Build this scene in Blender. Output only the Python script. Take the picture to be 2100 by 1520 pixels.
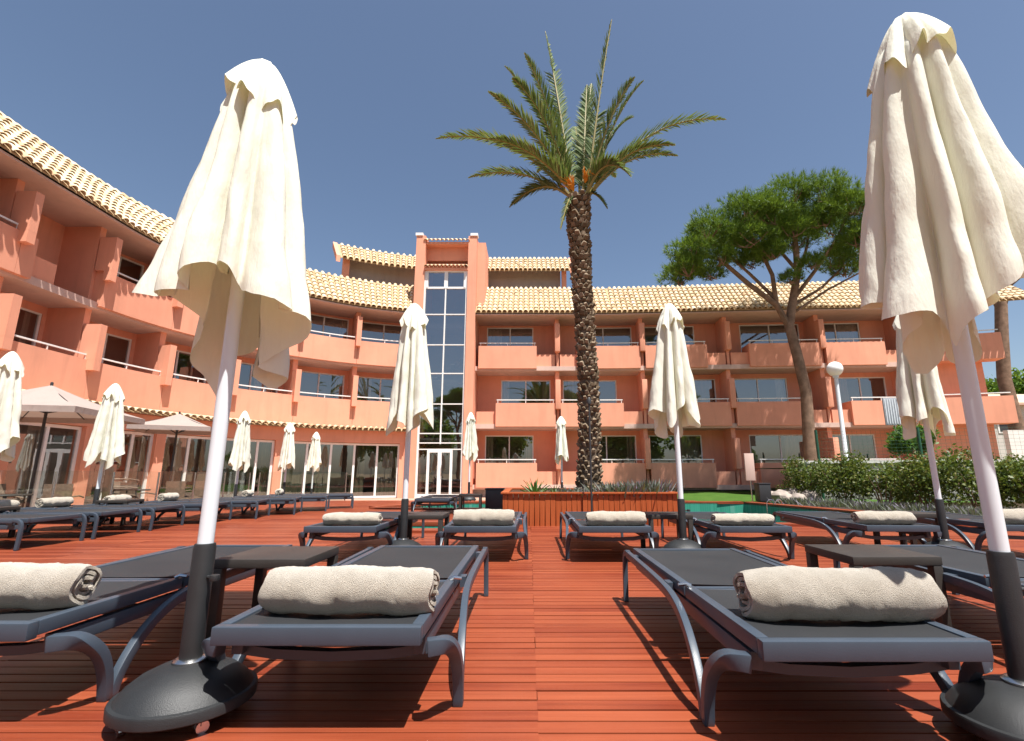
import bpy, bmesh, math, random
import numpy as np
from mathutils import Vector, Matrix, noise
random.seed(7); RNG = np.random.default_rng(7)
for o in list(bpy.data.objects): bpy.data.objects.remove(o)
scn = bpy.context.scene
C = scn.collection
R = math.radians
# ------------------------------------------------------------------ camera
F_PX, PITCH, CAM_H = 1012.0, math.atan(211/1012), 0.83
cam_d = bpy.data.cameras.new('camera'); cam = bpy.data.objects.new('camera', cam_d); C.objects.link(cam)
cam_d.sensor_width = 36; cam_d.lens = 36*F_PX/2100; cam_d.shift_x = -35/2100
cam_d.clip_start = .05; cam_d.clip_end = 2000
cam.location = (0, 0, CAM_H); cam.rotation_euler = (R(90)+PITCH, 0, 0)
scn.camera = cam
# ------------------------------------------------------------------ world, sun, exposure
SUN_DIR = Vector((-.22, .33, -1.0)).normalized()          # the way the light travels
ELEV = math.asin(-SUN_DIR.z)
w = bpy.data.worlds.new('World'); scn.world = w; w.use_nodes = True
nt = w.node_tree; bg = nt.nodes['Background']
sky = nt.nodes.new('ShaderNodeTexSky'); sky.sky_type = 'NISHITA'; sky.sun_disc = False
sky.sun_elevation = ELEV; sky.sun_rotation = math.atan2(-SUN_DIR.x, -SUN_DIR.y)
sky.altitude = 30; sky.air_density = 1.0; sky.dust_density = 1.4; sky.ozone_density = .8
nt.links.new(sky.outputs[0], bg.inputs[0]); bg.inputs[1].default_value = .060
sd = bpy.data.lights.new('sun', 'SUN'); sd.energy = 4.6; sd.angle = R(.53); sd.color = (1, .97, .92)
so = bpy.data.objects.new('sun', sd); C.objects.link(so); so.location = (0, 0, 30)
so.rotation_euler = SUN_DIR.to_track_quat('-Z', 'Y').to_euler()
vs = scn.view_settings; vs.view_transform = 'Standard'; vs.look = 'None'; vs.gamma = 1; vs.use_curve_mapping = False
vs.exposure = 1.15
scn.render.engine = 'CYCLES'
# ------------------------------------------------------------------ helpers
class MB:
    def __init__(s): s.v = []; s.f = []
    def add(s, vs, fs):
        n = len(s.v); s.v += [tuple(p) for p in vs]; s.f += [tuple(i+n for i in q) for q in fs]; return s
    def box(s, p0, p1, m=None):
        x0, y0, z0 = p0; x1, y1, z1 = p1
        vs = [(x0,y0,z0),(x1,y0,z0),(x1,y1,z0),(x0,y1,z0),(x0,y0,z1),(x1,y0,z1),(x1,y1,z1),(x0,y1,z1)]
        if m: vs = [m @ Vector(p) for p in vs]
        return s.add(vs, [(0,3,2,1),(4,5,6,7),(0,1,5,4),(1,2,6,5),(2,3,7,6),(3,0,4,7)])
    def grid(s, rows, wrap=False):
        h = len(rows); wd = len(rows[0]); vs = [p for r in rows for p in r]; fs = []
        for i in range(h-1):
            for j in range(wd if wrap else wd-1):
                k = (j+1) % wd; fs.append((i*wd+j, i*wd+k, (i+1)*wd+k, (i+1)*wd+j))
        return s.add(vs, fs)
    def tube(s, pts, rad, n=8, cap=True, flat=1.0):
        pts = [Vector(p) for p in pts]; m = len(pts)
        if not hasattr(rad, '__len__'): rad = [rad]*m
        up = Vector((0,0,1)); rows = []; prev = None
        for i, p in enumerate(pts):
            t = (pts[min(i+1,m-1)]-pts[max(i-1,0)]).normalized()
            if prev is None:
                a = t.cross(up if abs(t.z) < .95 else Vector((1,0,0))).normalized()
            else: a = (prev - t*prev.dot(t)).normalized()
            prev = a; b = t.cross(a)
            rows.append([p + a*math.cos(2*math.pi*k/n)*rad[i] + b*math.sin(2*math.pi*k/n)*rad[i]*flat for k in range(n)])
        s.grid(rows, True)
        if cap:
            N = len(s.v); s.f.append(tuple(range(N-n, N))); s.f.append(tuple(reversed(range(N-n*m, N-n*m+n))))
        return s
    def lathe(s, prof, n=24, c=(0,0,0)):
        rows = [[(c[0]+r*math.cos(2*math.pi*k/n), c[1]+r*math.sin(2*math.pi*k/n), c[2]+z) for k in range(n)] for r, z in prof]
        s.grid(rows, True); return s
    def bar(s, pts, wx, hz, side=(1,0,0)):
        """rectangular bar swept along pts; wx = half width along side, hz = half height"""
        pts = [Vector(p) for p in pts]; sd = Vector(side); rows = []; m = len(pts)
        for i, p in enumerate(pts):
            t = (pts[min(i+1,m-1)]-pts[max(i-1,0)]).normalized()
            a = (sd - t*sd.dot(t)).normalized(); b = a.cross(t)
            W = wx[i] if hasattr(wx,'__len__') else wx; Hh = hz[i] if hasattr(hz,'__len__') else hz
            rows.append([p+a*W+b*Hh, p-a*W+b*Hh, p-a*W-b*Hh, p+a*W-b*Hh])
        s.grid(rows, True); N = len(s.v)
        s.f.append((N-4,N-3,N-2,N-1)); s.f.append((N-4*m+3,N-4*m+2,N-4*m+1,N-4*m)); return s
    def mesh(s, name, mat, smooth=False, bevel=0, seg=2, ang=35):
        me = bpy.data.meshes.new(name); me.from_pydata(s.v, [], s.f)
        bm = bmesh.new(); bm.from_mesh(me)
        bmesh.ops.recalc_face_normals(bm, faces=bm.faces)
        if bevel:
            es = [e for e in bm.edges if len(e.link_faces) == 2 and e.calc_face_angle(0) > R(ang)]
            bmesh.ops.bevel(bm, geom=es, offset=bevel, segments=seg, affect='EDGES', profile=.6)
        if smooth or bevel:
            for f in bm.faces: f.smooth = True
        bm.to_mesh(me); bm.free()
        if smooth or bevel: me.set_sharp_from_angle(angle=R(40))
        if mat: me.materials.append(mat)
        return me
    def build(s, name, mat, parent=None, **k):
        return put(name, s.mesh(name, mat, **k), parent)
def put(name, me, parent=None, loc=None, rz=None):
    o = bpy.data.objects.new(name, me); C.objects.link(o)
    if parent is not None: o.parent = parent
    if loc is not None: o.location = loc
    if rz is not None: o.rotation_euler = (0, 0, rz)
    return o
def tag(o, label, cat, group=None):
    o['label'] = label; o['category'] = cat
    if group: o['group'] = group
    return o
def struct(o, label=None):
    o['kind'] = 'structure'
    if label: o['label'] = label
    return o
def thing(name, label, cat, loc=(0,0,0), rz=0, group=None):
    o = bpy.data.objects.new(name, None); C.objects.link(o); o.empty_display_size = .2
    o.location = loc; o.rotation_euler = (0,0,rz); return tag(o, label, cat, group)
def kids(o): return [c for c in C.objects if c.parent == o]
def copy_tree(o, parent=None, _ix=None):
    c = o.copy(); C.objects.link(c)
    if parent is not None: c.parent = parent
    for ch in list(o.children): copy_tree(ch, c)
    return c
def dup(root, label, loc, rz=0, group=None, scale=1):
    r = copy_tree(root); r['label'] = label; r.location = loc; r.rotation_euler = (0,0,rz); r.scale = (scale,)*3
    if group: r['group'] = group
    return r
def npmesh(name, V, Fq, mat, smooth=False):
    """V (n,3), Fq (m,k) equal-size faces"""
    me = bpy.data.meshes.new(name); V = np.asarray(V, np.float32); Fq = np.asarray(Fq, np.int32); m, k = Fq.shape
    me.vertices.add(len(V)); me.vertices.foreach_set('co', V.ravel())
    me.loops.add(m*k); me.loops.foreach_set('vertex_index', Fq.ravel())
    me.polygons.add(m); me.polygons.foreach_set('loop_start', np.arange(m, dtype=np.int32)*k)
    me.polygons.foreach_set('loop_total', np.full(m, k, np.int32))
    if smooth: me.polygons.foreach_set('use_smooth', np.ones(m, bool))
    me.update(); me.validate()
    if mat: me.materials.append(mat)
    return me
# ------------------------------------------------------------------ materials
def newmat(name):
    m = bpy.data.materials.new(name); m.use_nodes = True
    return m, m.node_tree, m.node_tree.nodes['Principled BSDF']
def nd(t, typ, **k):
    n = t.nodes.new(typ)
    for a, b in k.items(): setattr(n, a, b)
    return n
def ramp(t, fac, stops):
    r = nd(t, 'ShaderNodeValToRGB'); e = r.color_ramp.elements
    while len(e) < len(stops): e.new(.5)
    for q, (p, c) in zip(e, stops): q.position = p; q.color = (*c, 1)
    t.links.new(fac, r.inputs[0]); return r.outputs[0]
def mixc(t, fac, a, b, mode='MIX'):
    n = nd(t, 'ShaderNodeMix', data_type='RGBA', blend_type=mode)
    for i, x in ((0, fac), (6, a), (7, b)):
        if hasattr(x, 'links'): t.links.new(x, n.inputs[i])
        else: n.inputs[i].default_value = x if i == 0 else (*x, 1)
    return n.outputs[2]
def math_(t, op, a, b=0):
    n = nd(t, 'ShaderNodeMath', operation=op)
    for i, x in ((0, a), (1, b)):
        if hasattr(x, 'links'): t.links.new(x, n.inputs[i])
        else: n.inputs[i].default_value = x
    return n.outputs[0]
def pos(t, scale=(1,1,1), obj=False, off=None):
    src = nd(t, 'ShaderNodeTexCoord').outputs['Object'] if obj else nd(t, 'ShaderNodeNewGeometry').outputs['Position']
    mp = nd(t, 'ShaderNodeMapping'); mp.inputs['Scale'].default_value = scale
    t.links.new(src, mp.inputs[0])
    if off is not None:
        cb = nd(t, 'ShaderNodeCombineXYZ')
        for i in range(3): t.links.new(math_(t, 'MULTIPLY', off, 37.0+i*11), cb.inputs[i])
        t.links.new(cb.outputs[0], mp.inputs['Location'])
    return mp.outputs[0]
def noi(t, vec, sc, det=4, rough=.6):
    n = nd(t, 'ShaderNodeTexNoise'); n.inputs['Scale'].default_value = sc; n.inputs['Detail'].default_value = det
    n.inputs['Roughness'].default_value = rough
    t.links.new(vec, n.inputs['Vector']); return n.outputs[0]
def bump(t, p, h, st, dist=.01, chain=None):
    b = nd(t, 'ShaderNodeBump'); b.inputs['Strength'].default_value = st; b.inputs['Distance'].default_value = dist
    t.links.new(h, b.inputs['Height']); t.links.new(b.outputs[0], p.inputs['Normal']); return b
def rnd(t):
    """random number per piece: per island and per object"""
    g = nd(t, 'ShaderNodeNewGeometry').outputs['Random Per Island']; oi = nd(t, 'ShaderNodeObjectInfo').outputs['Random']
    return math_(t, 'FRACT', math_(t, 'ADD', g, oi))
def plain(name, col, rough=.5, var=.12, nsc=6, bst=0, bsc=60, metal=0, spec=.5, obj=True, island=0):
    m, t, p = newmat(name); v = pos(t, obj=obj)
    n = noi(t, v, nsc, 5)
    a = tuple(x*(1-var) for x in col); b = tuple(min(1, x*(1+var)) for x in col)
    c = ramp(t, n, [(.3, a), (.7, b)])
    if island: c = mixc(t, math_(t, 'MULTIPLY', rnd(t), 1.0), mixc(t, island, c, (0,0,0)), c)
    t.links.new(c, p.inputs['Base Color'])
    p.inputs['Roughness'].default_value = rough; p.inputs['Metallic'].default_value = metal
    p.inputs['Specular IOR Level'].default_value = spec
    if bst: bump(t, p, noi(t, v, bsc, 3), bst)
    return m
M = {}
# coral render
def stucco(name, col):
    m, t, p = newmat(name); v = pos(t)
    big = noi(t, v, .55, 4); st = noi(t, pos(t, (3,3,.35)), 1.2, 5)
    c = ramp(t, big, [(.3, tuple(x*.9 for x in col)), (.7, tuple(x*1.07 for x in col))])
    c = mixc(t, math_(t,'MULTIPLY', ramp(t, st, [(.48,(0,0,0)),(.75,(1,1,1))]), .42), c, tuple(x*.72 for x in col))
    t.links.new(c, p.inputs['Base Color']); p.inputs['Roughness'].default_value = .88; p.inputs['Specular IOR Level'].default_value = .2
    bump(t, p, noi(t, v, 55, 4), .35, .006); return m
M['coral'] = stucco('coral_render', (.76, .34, .222))
M['soffit'] = stucco('soffit_render', (.62, .44, .37))
M['pavwall'] = stucco('grey_render', (.42, .37, .34))
M['trim'] = plain('white_trim', (.78, .77, .74), .45, .05, 3)
M['cornercap'] = plain('white_cap', (.78,.76,.74), .6, .05, 3)
def tilemat():
    m, t, p = newmat('clay_tile'); r = rnd(t); v = pos(t, off=r)
    c = ramp(t, r, [(0,(.42,.28,.16)),(.15,(.57,.44,.27)),(.6,(.64,.52,.34)),(.85,(.59,.43,.28)),(1,(.68,.59,.44))])
    n = noi(t, v, 9, 5); c = mixc(t, math_(t,'MULTIPLY', ramp(t,n,[(.45,(0,0,0)),(.75,(1,1,1))]), .45), c, (.38,.27,.17))
    t.links.new(c, p.inputs['Base Color']); p.inputs['Roughness'].default_value = .8; p.inputs['Specular IOR Level'].default_value=.25
    bump(t, p, noi(t, v, 40, 3), .3, .006); return m
M['tile'] = tilemat()
M['tilebed'] = plain('tile_channel', (.40,.27,.14), .85, .2, 4, .3, 40, obj=False)
def deckmat(name, cols, ax=(1.2, 34, 20), rough=.36):
    m, t, p = newmat(name); r = rnd(t); v = pos(t, ax, off=r)
    g = noi(t, v, 1.0, 6, .65); v2 = pos(t, (.9, .9, .9)); big = noi(t, v2, .8, 3)
    c = ramp(t, g, [(.3, cols[0]), (.5, cols[1]), (.72, cols[2])])
    c = mixc(t, math_(t,'MULTIPLY', ramp(t, r, [(0,(0,0,0)),(1,(1,1,1))]), .75), mixc(t, .45, c, cols[0], 'MIX'), mixc(t, .6, c, cols[3], 'MIX'))
    c = mixc(t, math_(t,'MULTIPLY', ramp(t, big, [(.42,(0,0,0)),(.68,(1,1,1))]), .5), c, mixc(t, .5, cols[2], cols[3]))
    t.links.new(c, p.inputs['Base Color'])
    rr = nd(t, 'ShaderNodeMapRange'); rr.inputs[3].default_value = rough-.1; rr.inputs[4].default_value = rough+.2
    t.links.new(g, rr.inputs[0]); t.links.new(rr.outputs[0], p.inputs['Roughness'])
    p.inputs['Specular IOR Level'].default_value = .35
    bump(t, p, g, .5, .005); return m
M['deck'] = deckmat('red_deck_wood', [(.10,.014,.006),(.20,.034,.013),(.28,.060,.023),(.33,.086,.036)])
M['slat'] = deckmat('planter_wood', [(.24,.05,.014),(.38,.09,.024),(.48,.13,.04),(.30,.06,.016)], (34,34,1.2), .4)
M['dark'] = plain('dark_underlay', (.03,.014,.009), .9)
M['alu'] = plain('anthracite_resin', (.042,.056,.076), .40, .12, 3, .06, 220, spec=.5)
def slingmat():
    m, t, p = newmat('sling_mesh'); v = pos(t, obj=True)
    wv = nd(t,'ShaderNodeTexWave'); wv.inputs['Scale'].default_value = 160; t.links.new(v, wv.inputs[0])
    w2 = nd(t,'ShaderNodeTexWave', bands_direction='Y'); w2.inputs['Scale'].default_value = 160; t.links.new(v, w2.inputs[0])
    n = noi(t, v, 2.5, 4); h = math_(t,'MULTIPLY', wv.outputs[1], w2.outputs[1])
    c = ramp(t, n, [(.3,(.011,.012,.014)),(.7,(.019,.020,.022))]); t.links.new(c, p.inputs['Base Color'])
    p.inputs['Roughness'].default_value = .62; bump(t, p, h, .3, .001); return m
M['sling'] = slingmat()
M['chrome'] = plain('brushed_steel', (.6,.6,.6), .25, .05, 5, metal=1)
M['tabletop'] = plain('brown_black_slat', (.034,.028,.024), .5, .25, 4, .1, 90)
M['blackplast'] = plain('black_base', (.015,.016,.017), .52, .3, 7, .20, 300)
M['pole'] = plain('white_pole', (.66,.70,.73), .3, .04, 2)
def towelmat():
    m, t, p = newmat('terry_towel'); v = pos(t, obj=True); n = noi(t, v, 14, 4); f = noi(t, v, 330, 3, .7)
    c = ramp(t, n, [(.3,(.43,.37,.29)),(.7,(.55,.48,.385))]); c = mixc(t, math_(t,'MULTIPLY',ramp(t,f,[(.35,(1,1,1)),(.6,(0,0,0))]),.32), c, (.25,.21,.16))
    t.links.new(c, p.inputs['Base Color']); p.inputs['Roughness'].default_value = .95; p.inputs['Specular IOR Level'].default_value=.1
    p.inputs['Sheen Weight'].default_value = .4
    bump(t, p, f, 1.0, .012); return m
M['towel'] = towelmat()
def canvas(name, col, tr):
    m, t, p = newmat(name); v = pos(t, obj=True)
    n = noi(t, v, 3, 4); c = ramp(t, n, [(.3, tuple(x*.94 for x in col)), (.7, col)])
    t.links.new(c, p.inputs['Base Color']); p.inputs['Roughness'].default_value = .85; p.inputs['Specular IOR Level'].default_value = .15
    b = bump(t, p, noi(t, pos(t,(6,6,1.5),obj=True), 3, 5), .45, .02)
    b2 = nd(t,'ShaderNodeBump'); b2.inputs['Strength'].default_value = .55; b2.inputs['Distance'].default_value = .012
    nz = nd(t,'ShaderNodeTexNoise'); nz.noise_type = 'RIDGED_MULTIFRACTAL'; nz.inputs['Scale'].default_value = 5; nz.inputs['Detail'].default_value = 3; nz.inputs['Distortion'].default_value = .6
    t.links.new(pos(t,(1.5,1.5,.9),obj=True), nz.inputs['Vector']); t.links.new(nz.outputs[0], b2.inputs['Height']); t.links.new(b.outputs[0], b2.inputs['Normal']); t.links.new(b2.outputs[0], p.inputs['Normal'])
    tl = nd(t,'ShaderNodeBsdfTranslucent'); tl.inputs[0].default_value = tr; 
    mx = nd(t,'ShaderNodeMixShader'); mx.inputs[0].default_value = .20
    t.links.new(p.outputs[0], mx.inputs[1]); t.links.new(tl.outputs[0], mx.inputs[2])
    t.links.new(mx.outputs[0], t.nodes['Material Output'].inputs[0]); return m
M['canvas'] = canvas('cream_canvas', (.81,.81,.71), (.84,.78,.42,1))
M['beige'] = canvas('beige_canvas', (.38,.315,.285), (.42,.29,.22,1))
def glass(name, tint, ior, rough=.0):
    m, t, p = newmat(name); t.nodes.remove(p)
    fr = nd(t,'ShaderNodeFresnel'); bf = nd(t,'ShaderNodeNewGeometry').outputs['Backfacing']   # one index for both faces of a pane
    t.links.new(math_(t,'ADD', math_(t,'MULTIPLY', bf, 1/ior-ior), ior), fr.inputs[0])
    tr = nd(t,'ShaderNodeBsdfTransparent'); tr.inputs[0].default_value = (*tint,1)
    gl = nd(t,'ShaderNodeBsdfGlossy'); gl.inputs['Roughness'].default_value = rough; gl.inputs[0].default_value=(.95,.97,1,1)
    mx = nd(t,'ShaderNodeMixShader'); t.links.new(fr.outputs[0], mx.inputs[0]); t.links.new(tr.outputs[0], mx.inputs[1]); t.links.new(gl.outputs[0], mx.inputs[2])
    bp = nd(t,'ShaderNodeBump'); bp.inputs['Strength'].default_value=.025; bp.inputs['Distance'].default_value=.05
    t.links.new(noi(t, pos(t), .9, 2), bp.inputs['Height']); t.links.new(bp.outputs[0], gl.inputs['Normal'])
    t.links.new(mx.outputs[0], t.nodes['Material Output'].inputs[0]); return m
M['glass'] = glass('window_glass', (.60,.62,.62), 2.75)
M['towerglass'] = glass('tower_glass', (.45,.50,.53), 3.4)
M['clearglass'] = glass('balustrade_glass', (.90,.94,.92), 1.45)
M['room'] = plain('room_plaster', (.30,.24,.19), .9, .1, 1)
M['curtain'] = plain('curtain', (.50,.42,.33), .9, .1, 2)
M['drape'] = plain('green_drape', (.16,.15,.09), .9, .2, 2)
def ground(name, a, b, sc=1.2, bst=.4):
    m, t, p = newmat(name); v = pos(t); n = noi(t, v, sc, 8, .7); f = noi(t, v, sc*22, 4)
    c = ramp(t, n, [(.3,a),(.7,b)]); c = mixc(t, math_(t,'MULTIPLY', f, .3), c, tuple(x*.5 for x in a)); t.links.new(c, p.inputs['Base Color'])
    p.inputs['Roughness'].default_value=.95; p.inputs['Specular IOR Level'].default_value=.1; bump(t,p,f,bst,.03); return m
M['terrace'] = ground('terrace_paving', (.36,.22,.16), (.48,.32,.24))
M['earth'] = ground('dry_earth', (.20,.15,.09), (.30,.22,.14))
M['lawn'] = ground('lawn', (.035,.085,.012), (.075,.14,.025), 2.0)
def water():
    m, t, p = newmat('pool_water'); v = pos(t)
    p.inputs['Base Color'].default_value = (.012,.07,.055,1); p.inputs['Roughness'].default_value=.04; p.inputs['IOR'].default_value=1.33
    bump(t,p,noi(t,v,4,3),.25,.03); return m
M['water'] = water()
def pooltile():
    m, t, p = newmat('green_pool_tile'); v = pos(t,(1,1,1)); b = nd(t,'ShaderNodeTexBrick'); t.links.new(pos(t,(8,8,8)), b.inputs[0])
    b.offset = 0; b.inputs['Scale'].default_value=1; b.inputs['Brick Width'].default_value=.5; b.inputs['Row Height'].default_value=.5; b.inputs['Mortar Size'].default_value=.02
    b.inputs[1].default_value=(.03,.22,.15,1); b.inputs[2].default_value=(.045,.27,.19,1); b.inputs[3].default_value=(.10,.30,.23,1)
    t.links.new(b.outputs[0], p.inputs['Base Color']); p.inputs['Roughness'].default_value=.25; return m
M['pooltile'] = pooltile()
def leafmat(name, stops, tr=.3, rough=.5):
    m, t, p = newmat(name); r = rnd(t); c = ramp(t, r, stops); t.links.new(c, p.inputs['Base Color'])
    p.inputs['Roughness'].default_value=rough; p.inputs['Specular IOR Level'].default_value=.35
    tl = nd(t,'ShaderNodeBsdfTranslucent'); t.links.new(mixc(t,.5,c,(.25,.32,.03)), tl.inputs[0])
    mx = nd(t,'ShaderNodeMixShader'); mx.inputs[0].default_value = tr
    t.links.new(p.outputs[0], mx.inputs[1]); t.links.new(tl.outputs[0], mx.inputs[2]); t.links.new(mx.outputs[0], t.nodes['Material Output'].inputs[0]); return m
M['palmleaf'] = leafmat('palm_leaf', [(0,(.075,.12,.03)),(.5,(.13,.19,.07)),(.85,(.19,.24,.11)),(1,(.28,.25,.11))], .25, .75)
M['needle'] = leafmat('pine_needle', [(0,(.04,.095,.008)),(.5,(.085,.175,.014)),(1,(.15,.25,.024))], .35)
M['hedge'] = leafmat('hedge_leaf', [(0,(.03,.06,.009)),(.5,(.07,.105,.016)),(.85,(.125,.145,.025)),(1,(.17,.14,.04))], .25)
M['brightleaf'] = leafmat('bright_leaf', [(0,(.03,.09,.012)),(1,(.08,.19,.02))], .3)
M['agave'] = leafmat('agave_leaf', [(0,(.06,.14,.03)),(1,(.13,.22,.06))], .15)
M['lavender'] = leafmat('lavender', [(0,(.10,.12,.08)),(.6,(.17,.18,.15)),(1,(.16,.12,.19))], .2)
M['bark'] = plain('pine_bark', (.20,.13,.09), .95, .35, 3.5, .9, 14, spec=.1, obj=False)
M['palmbark'] = plain('palm_core', (.13,.098,.07), .95, .3, 6, .6, 25, spec=.1)
def bootmat():
    m,t,p = newmat('palm_leaf_base'); r = rnd(t); v = pos(t,(14,14,4)); n = noi(t,v,2,5)
    c = ramp(t, r, [(0,(.12,.088,.056)),(.5,(.22,.165,.11)),(1,(.36,.28,.20))]); c = mixc(t, math_(t,'MULTIPLY',n,.5), c, (.05,.03,.018))
    t.links.new(c,p.inputs['Base Color']); p.inputs['Roughness'].default_value=.95; p.inputs['Specular IOR Level'].default_value=.1; bump(t,p,n,.6,.02); return m
M['boot'] = bootmat()
M['date'] = plain('orange_date_stalk', (.62,.26,.02), .7, .2, 8)
M['rachis'] = plain('palm_stalk', (.26,.21,.06), .6, .2, 4)
M['whitewall'] = plain('white_wall', (.72,.70,.66), .85, .1, 1.2, .2, 40, obj=False)
M['greywall'] = plain('grey_wall', (.36,.34,.32), .9, .2, 1.2, .4, 20, obj=False)
M['greenmetal'] = plain('green_metal', (.012,.075,.04), .45)
M['greypanel'] = plain('grey_panel', (.30,.32,.35), .6)
M['globe'] = plain('white_globe', (.82,.82,.80), .25, .02, 1)
M['rock'] = plain('pale_rock', (.30,.25,.215), .95, .3, 3, .8, 10)
M['wicker'] = plain('wicker', (.20,.13,.09), .8, .3, 20, .5, 90)
M['darkmetal'] = plain('dark_metal', (.03,.03,.032), .5)
M['houseroof'] = plain('house_roof', (.55,.36,.26), .85, .15, 1.5, .4, 14, obj=False)
M['housewall'] = plain('house_wall', (.50,.47,.42), .9, .06, .8, obj=False)
M['soil'] = ground('planter_soil', (.05,.035,.022), (.09,.06,.04), 5)
# ------------------------------------------------------------------ façade path: s along the front, d outwards to the courtyard
AC, AR = (-3.85, 14.5), 9.6
ARC = AR*math.pi/2
def path(s):
    if s < 0: return Vector((-13.45, 14.5+s)), Vector((0,1))
    if s < ARC:
        a = s/AR; return Vector((AC[0]-AR*math.cos(a), AC[1]+AR*math.sin(a))), Vector((math.sin(a), math.cos(a)))
    x = s-ARC; h = 0; p = Vector((AC[0], AC[1]+AR))
    # straight on, then turning a little towards the viewer
    if x <= 8: return p+Vector((x,0)), Vector((1,0))
    p += Vector((8,0)); t = Vector((math.cos(R(4)), -math.sin(R(4))))
    if x <= 22.4: return p+t*(x-8), t
    p += t*14.4; t = Vector((math.cos(R(16)), -math.sin(R(16))))
    return p+t*(x-22.4), t
def P(s, d, z):
    p, t = path(s); n = Vector((t.y, -t.x)); q = p+n*d; return (q.x, q.y, z)
def sx(x): return ARC+(x-AC[0])            # s of a world x on the right wing (first straight)
def ss(s0, s1, ds=.5):
    n = max(1, int(math.ceil((s1-s0)/ds))) if (s0 < ARC and s1 > 0) else (1 if s1 <= 0 or s1 < ARC+8 else max(1, int((s1-s0)/.8)))
    return [s0+(s1-s0)*i/n for i in range(n+1)]
def sbox(mb, s0, s1, d0, d1, z0, z1):
    rows = [[P(s,d0,z0),P(s,d1,z0),P(s,d1,z1),P(s,d0,z1)] for s in ss(s0,s1)]
    n0 = len(mb.v); mb.grid(rows, True); N = len(mb.v)
    mb.f.append((n0,n0+1,n0+2,n0+3)); mb.f.append((N-1,N-2,N-3,N-4)); return mb
def squad(mb, s0, s1, a, b):
    """sheet between (d,z) = a and b along s"""
    return mb.grid([[P(s,*a),P(s,*b)] for s in ss(s0,s1)])
hotel = thing('hotel_building', 'three storey coral hotel with curved left wing, cream tiled roofs and glass stair tower', 'building', (0,0,0))
FL = [.3, 3.2, 6.1]; DB = -1.55
EAVE_D, EAVE_Z, RIDGE_D, RIDGE_Z = .42, 8.72, -1.55, 10.78
S_T0, S_T1 = 13.1, sx(-2.72)               # stair tower
S_L0, S_R1 = -7.5, sx(-3.85)+25.2
# ---- balconies: (floor, s0, s1) full height; low = (floor, s0, s1)
def X(x): return sx(x)
fins_L = [-4.95, -2.4, .25, 2.85, 5.4, 7.95, 10.5]
fins_R = [1.43, 5.7, 9.9, 14.4]
bal, low, win = [], [], []
units_R = [(-2.62,1.43),(1.43,5.7),(5.7,9.9),(9.9,14.4),(14.4,18.35)]
for fl in range(3):
    for i, (a, b) in enumerate(units_R):
        left = (i % 2 == 0) ^ (fl == 1)     # which side carries the full balcony
        if fl == 1 and i == 4: left = False
        if left:
            bal.append((fl, X(a)+(.08 if i == 0 else .13), X(b)-1.05)); low.append((fl, X(b)-1.05, X(b)-.13)); win.append((fl, X(a)+.35, X(b)-1.2))
        else:
            low.append((fl, X(a)+(.02 if i == 0 else .13), X(a)+.98)); bal.append((fl, X(a)+.98, X(b)-.13)); win.append((fl, X(a)+1.15, X(b)-.3))
wL = []
for fl in (1, 2):
    F = fins_L+[13.0]
    for i in range(len(F)-1):
        a, b = F[i]+.006, F[i+1]-(.006 if i < len(F)-2 else 0)
        if fl == 2 and i == 1:
            bal.append((fl, a, -1.97)); low.append((fl, -1.97, -1.15)); win.append((fl, a+.2, -.9))
        else:
            bal.append((fl, a, b)); win.append((fl, a+.25, b-.25) if i > 2 else (fl, a+.9, b-.2))
    bal.append((fl, S_L0, fins_L[0]-.006)); win.append((fl, S_L0+.4, fins_L[0]-.5))
# ---- back walls round the openings
LINT = 2.45
def wall_strip(fl, s0, s1, ops, d=DB, z0=None, z1=None):
    z0 = FL[fl]-.02 if z0 is None else z0; z1 = (FL[fl]+2.9 if fl < 2 else EAVE_Z) if z1 is None else z1
    ops = sorted(o for o in ops if o[0] >= s0-.01 and o[1] <= s1+.01); cur = s0
    for (a, b, lo, hi) in ops:
        if a > cur: squad(wall, cur, a, (d,z0), (d,z1))
        squad(wall, a, b, (d,z0), (d,lo)); squad(wall, a, b, (d,hi), (d,z1))
        for q in (a, b): wall.grid([[P(q,d,lo),P(q,d,hi)],[P(q,d-.14,lo),P(q,d-.14,hi)]])
        for z in (lo, hi): squad(wall, a, b, (d,z), (d-.14,z))
        cur = b
    if cur < s1: squad(wall, cur, s1, (d,z0), (d,z1))
for fl in range(3):
    ops = [(a, b, FL[fl]+.08, FL[fl]+LINT) for f, a, b in win if f == fl]
    for s0_, s1_ in ((S_L0, S_T0), (S_T1, X(18.35))):
        if fl == 0 and s0_ == S_L0: continue
        wall = MB(); wall_strip(fl, s0_, s1_, ops); wall.build('facade_wall', M['coral'], hotel)
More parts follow.
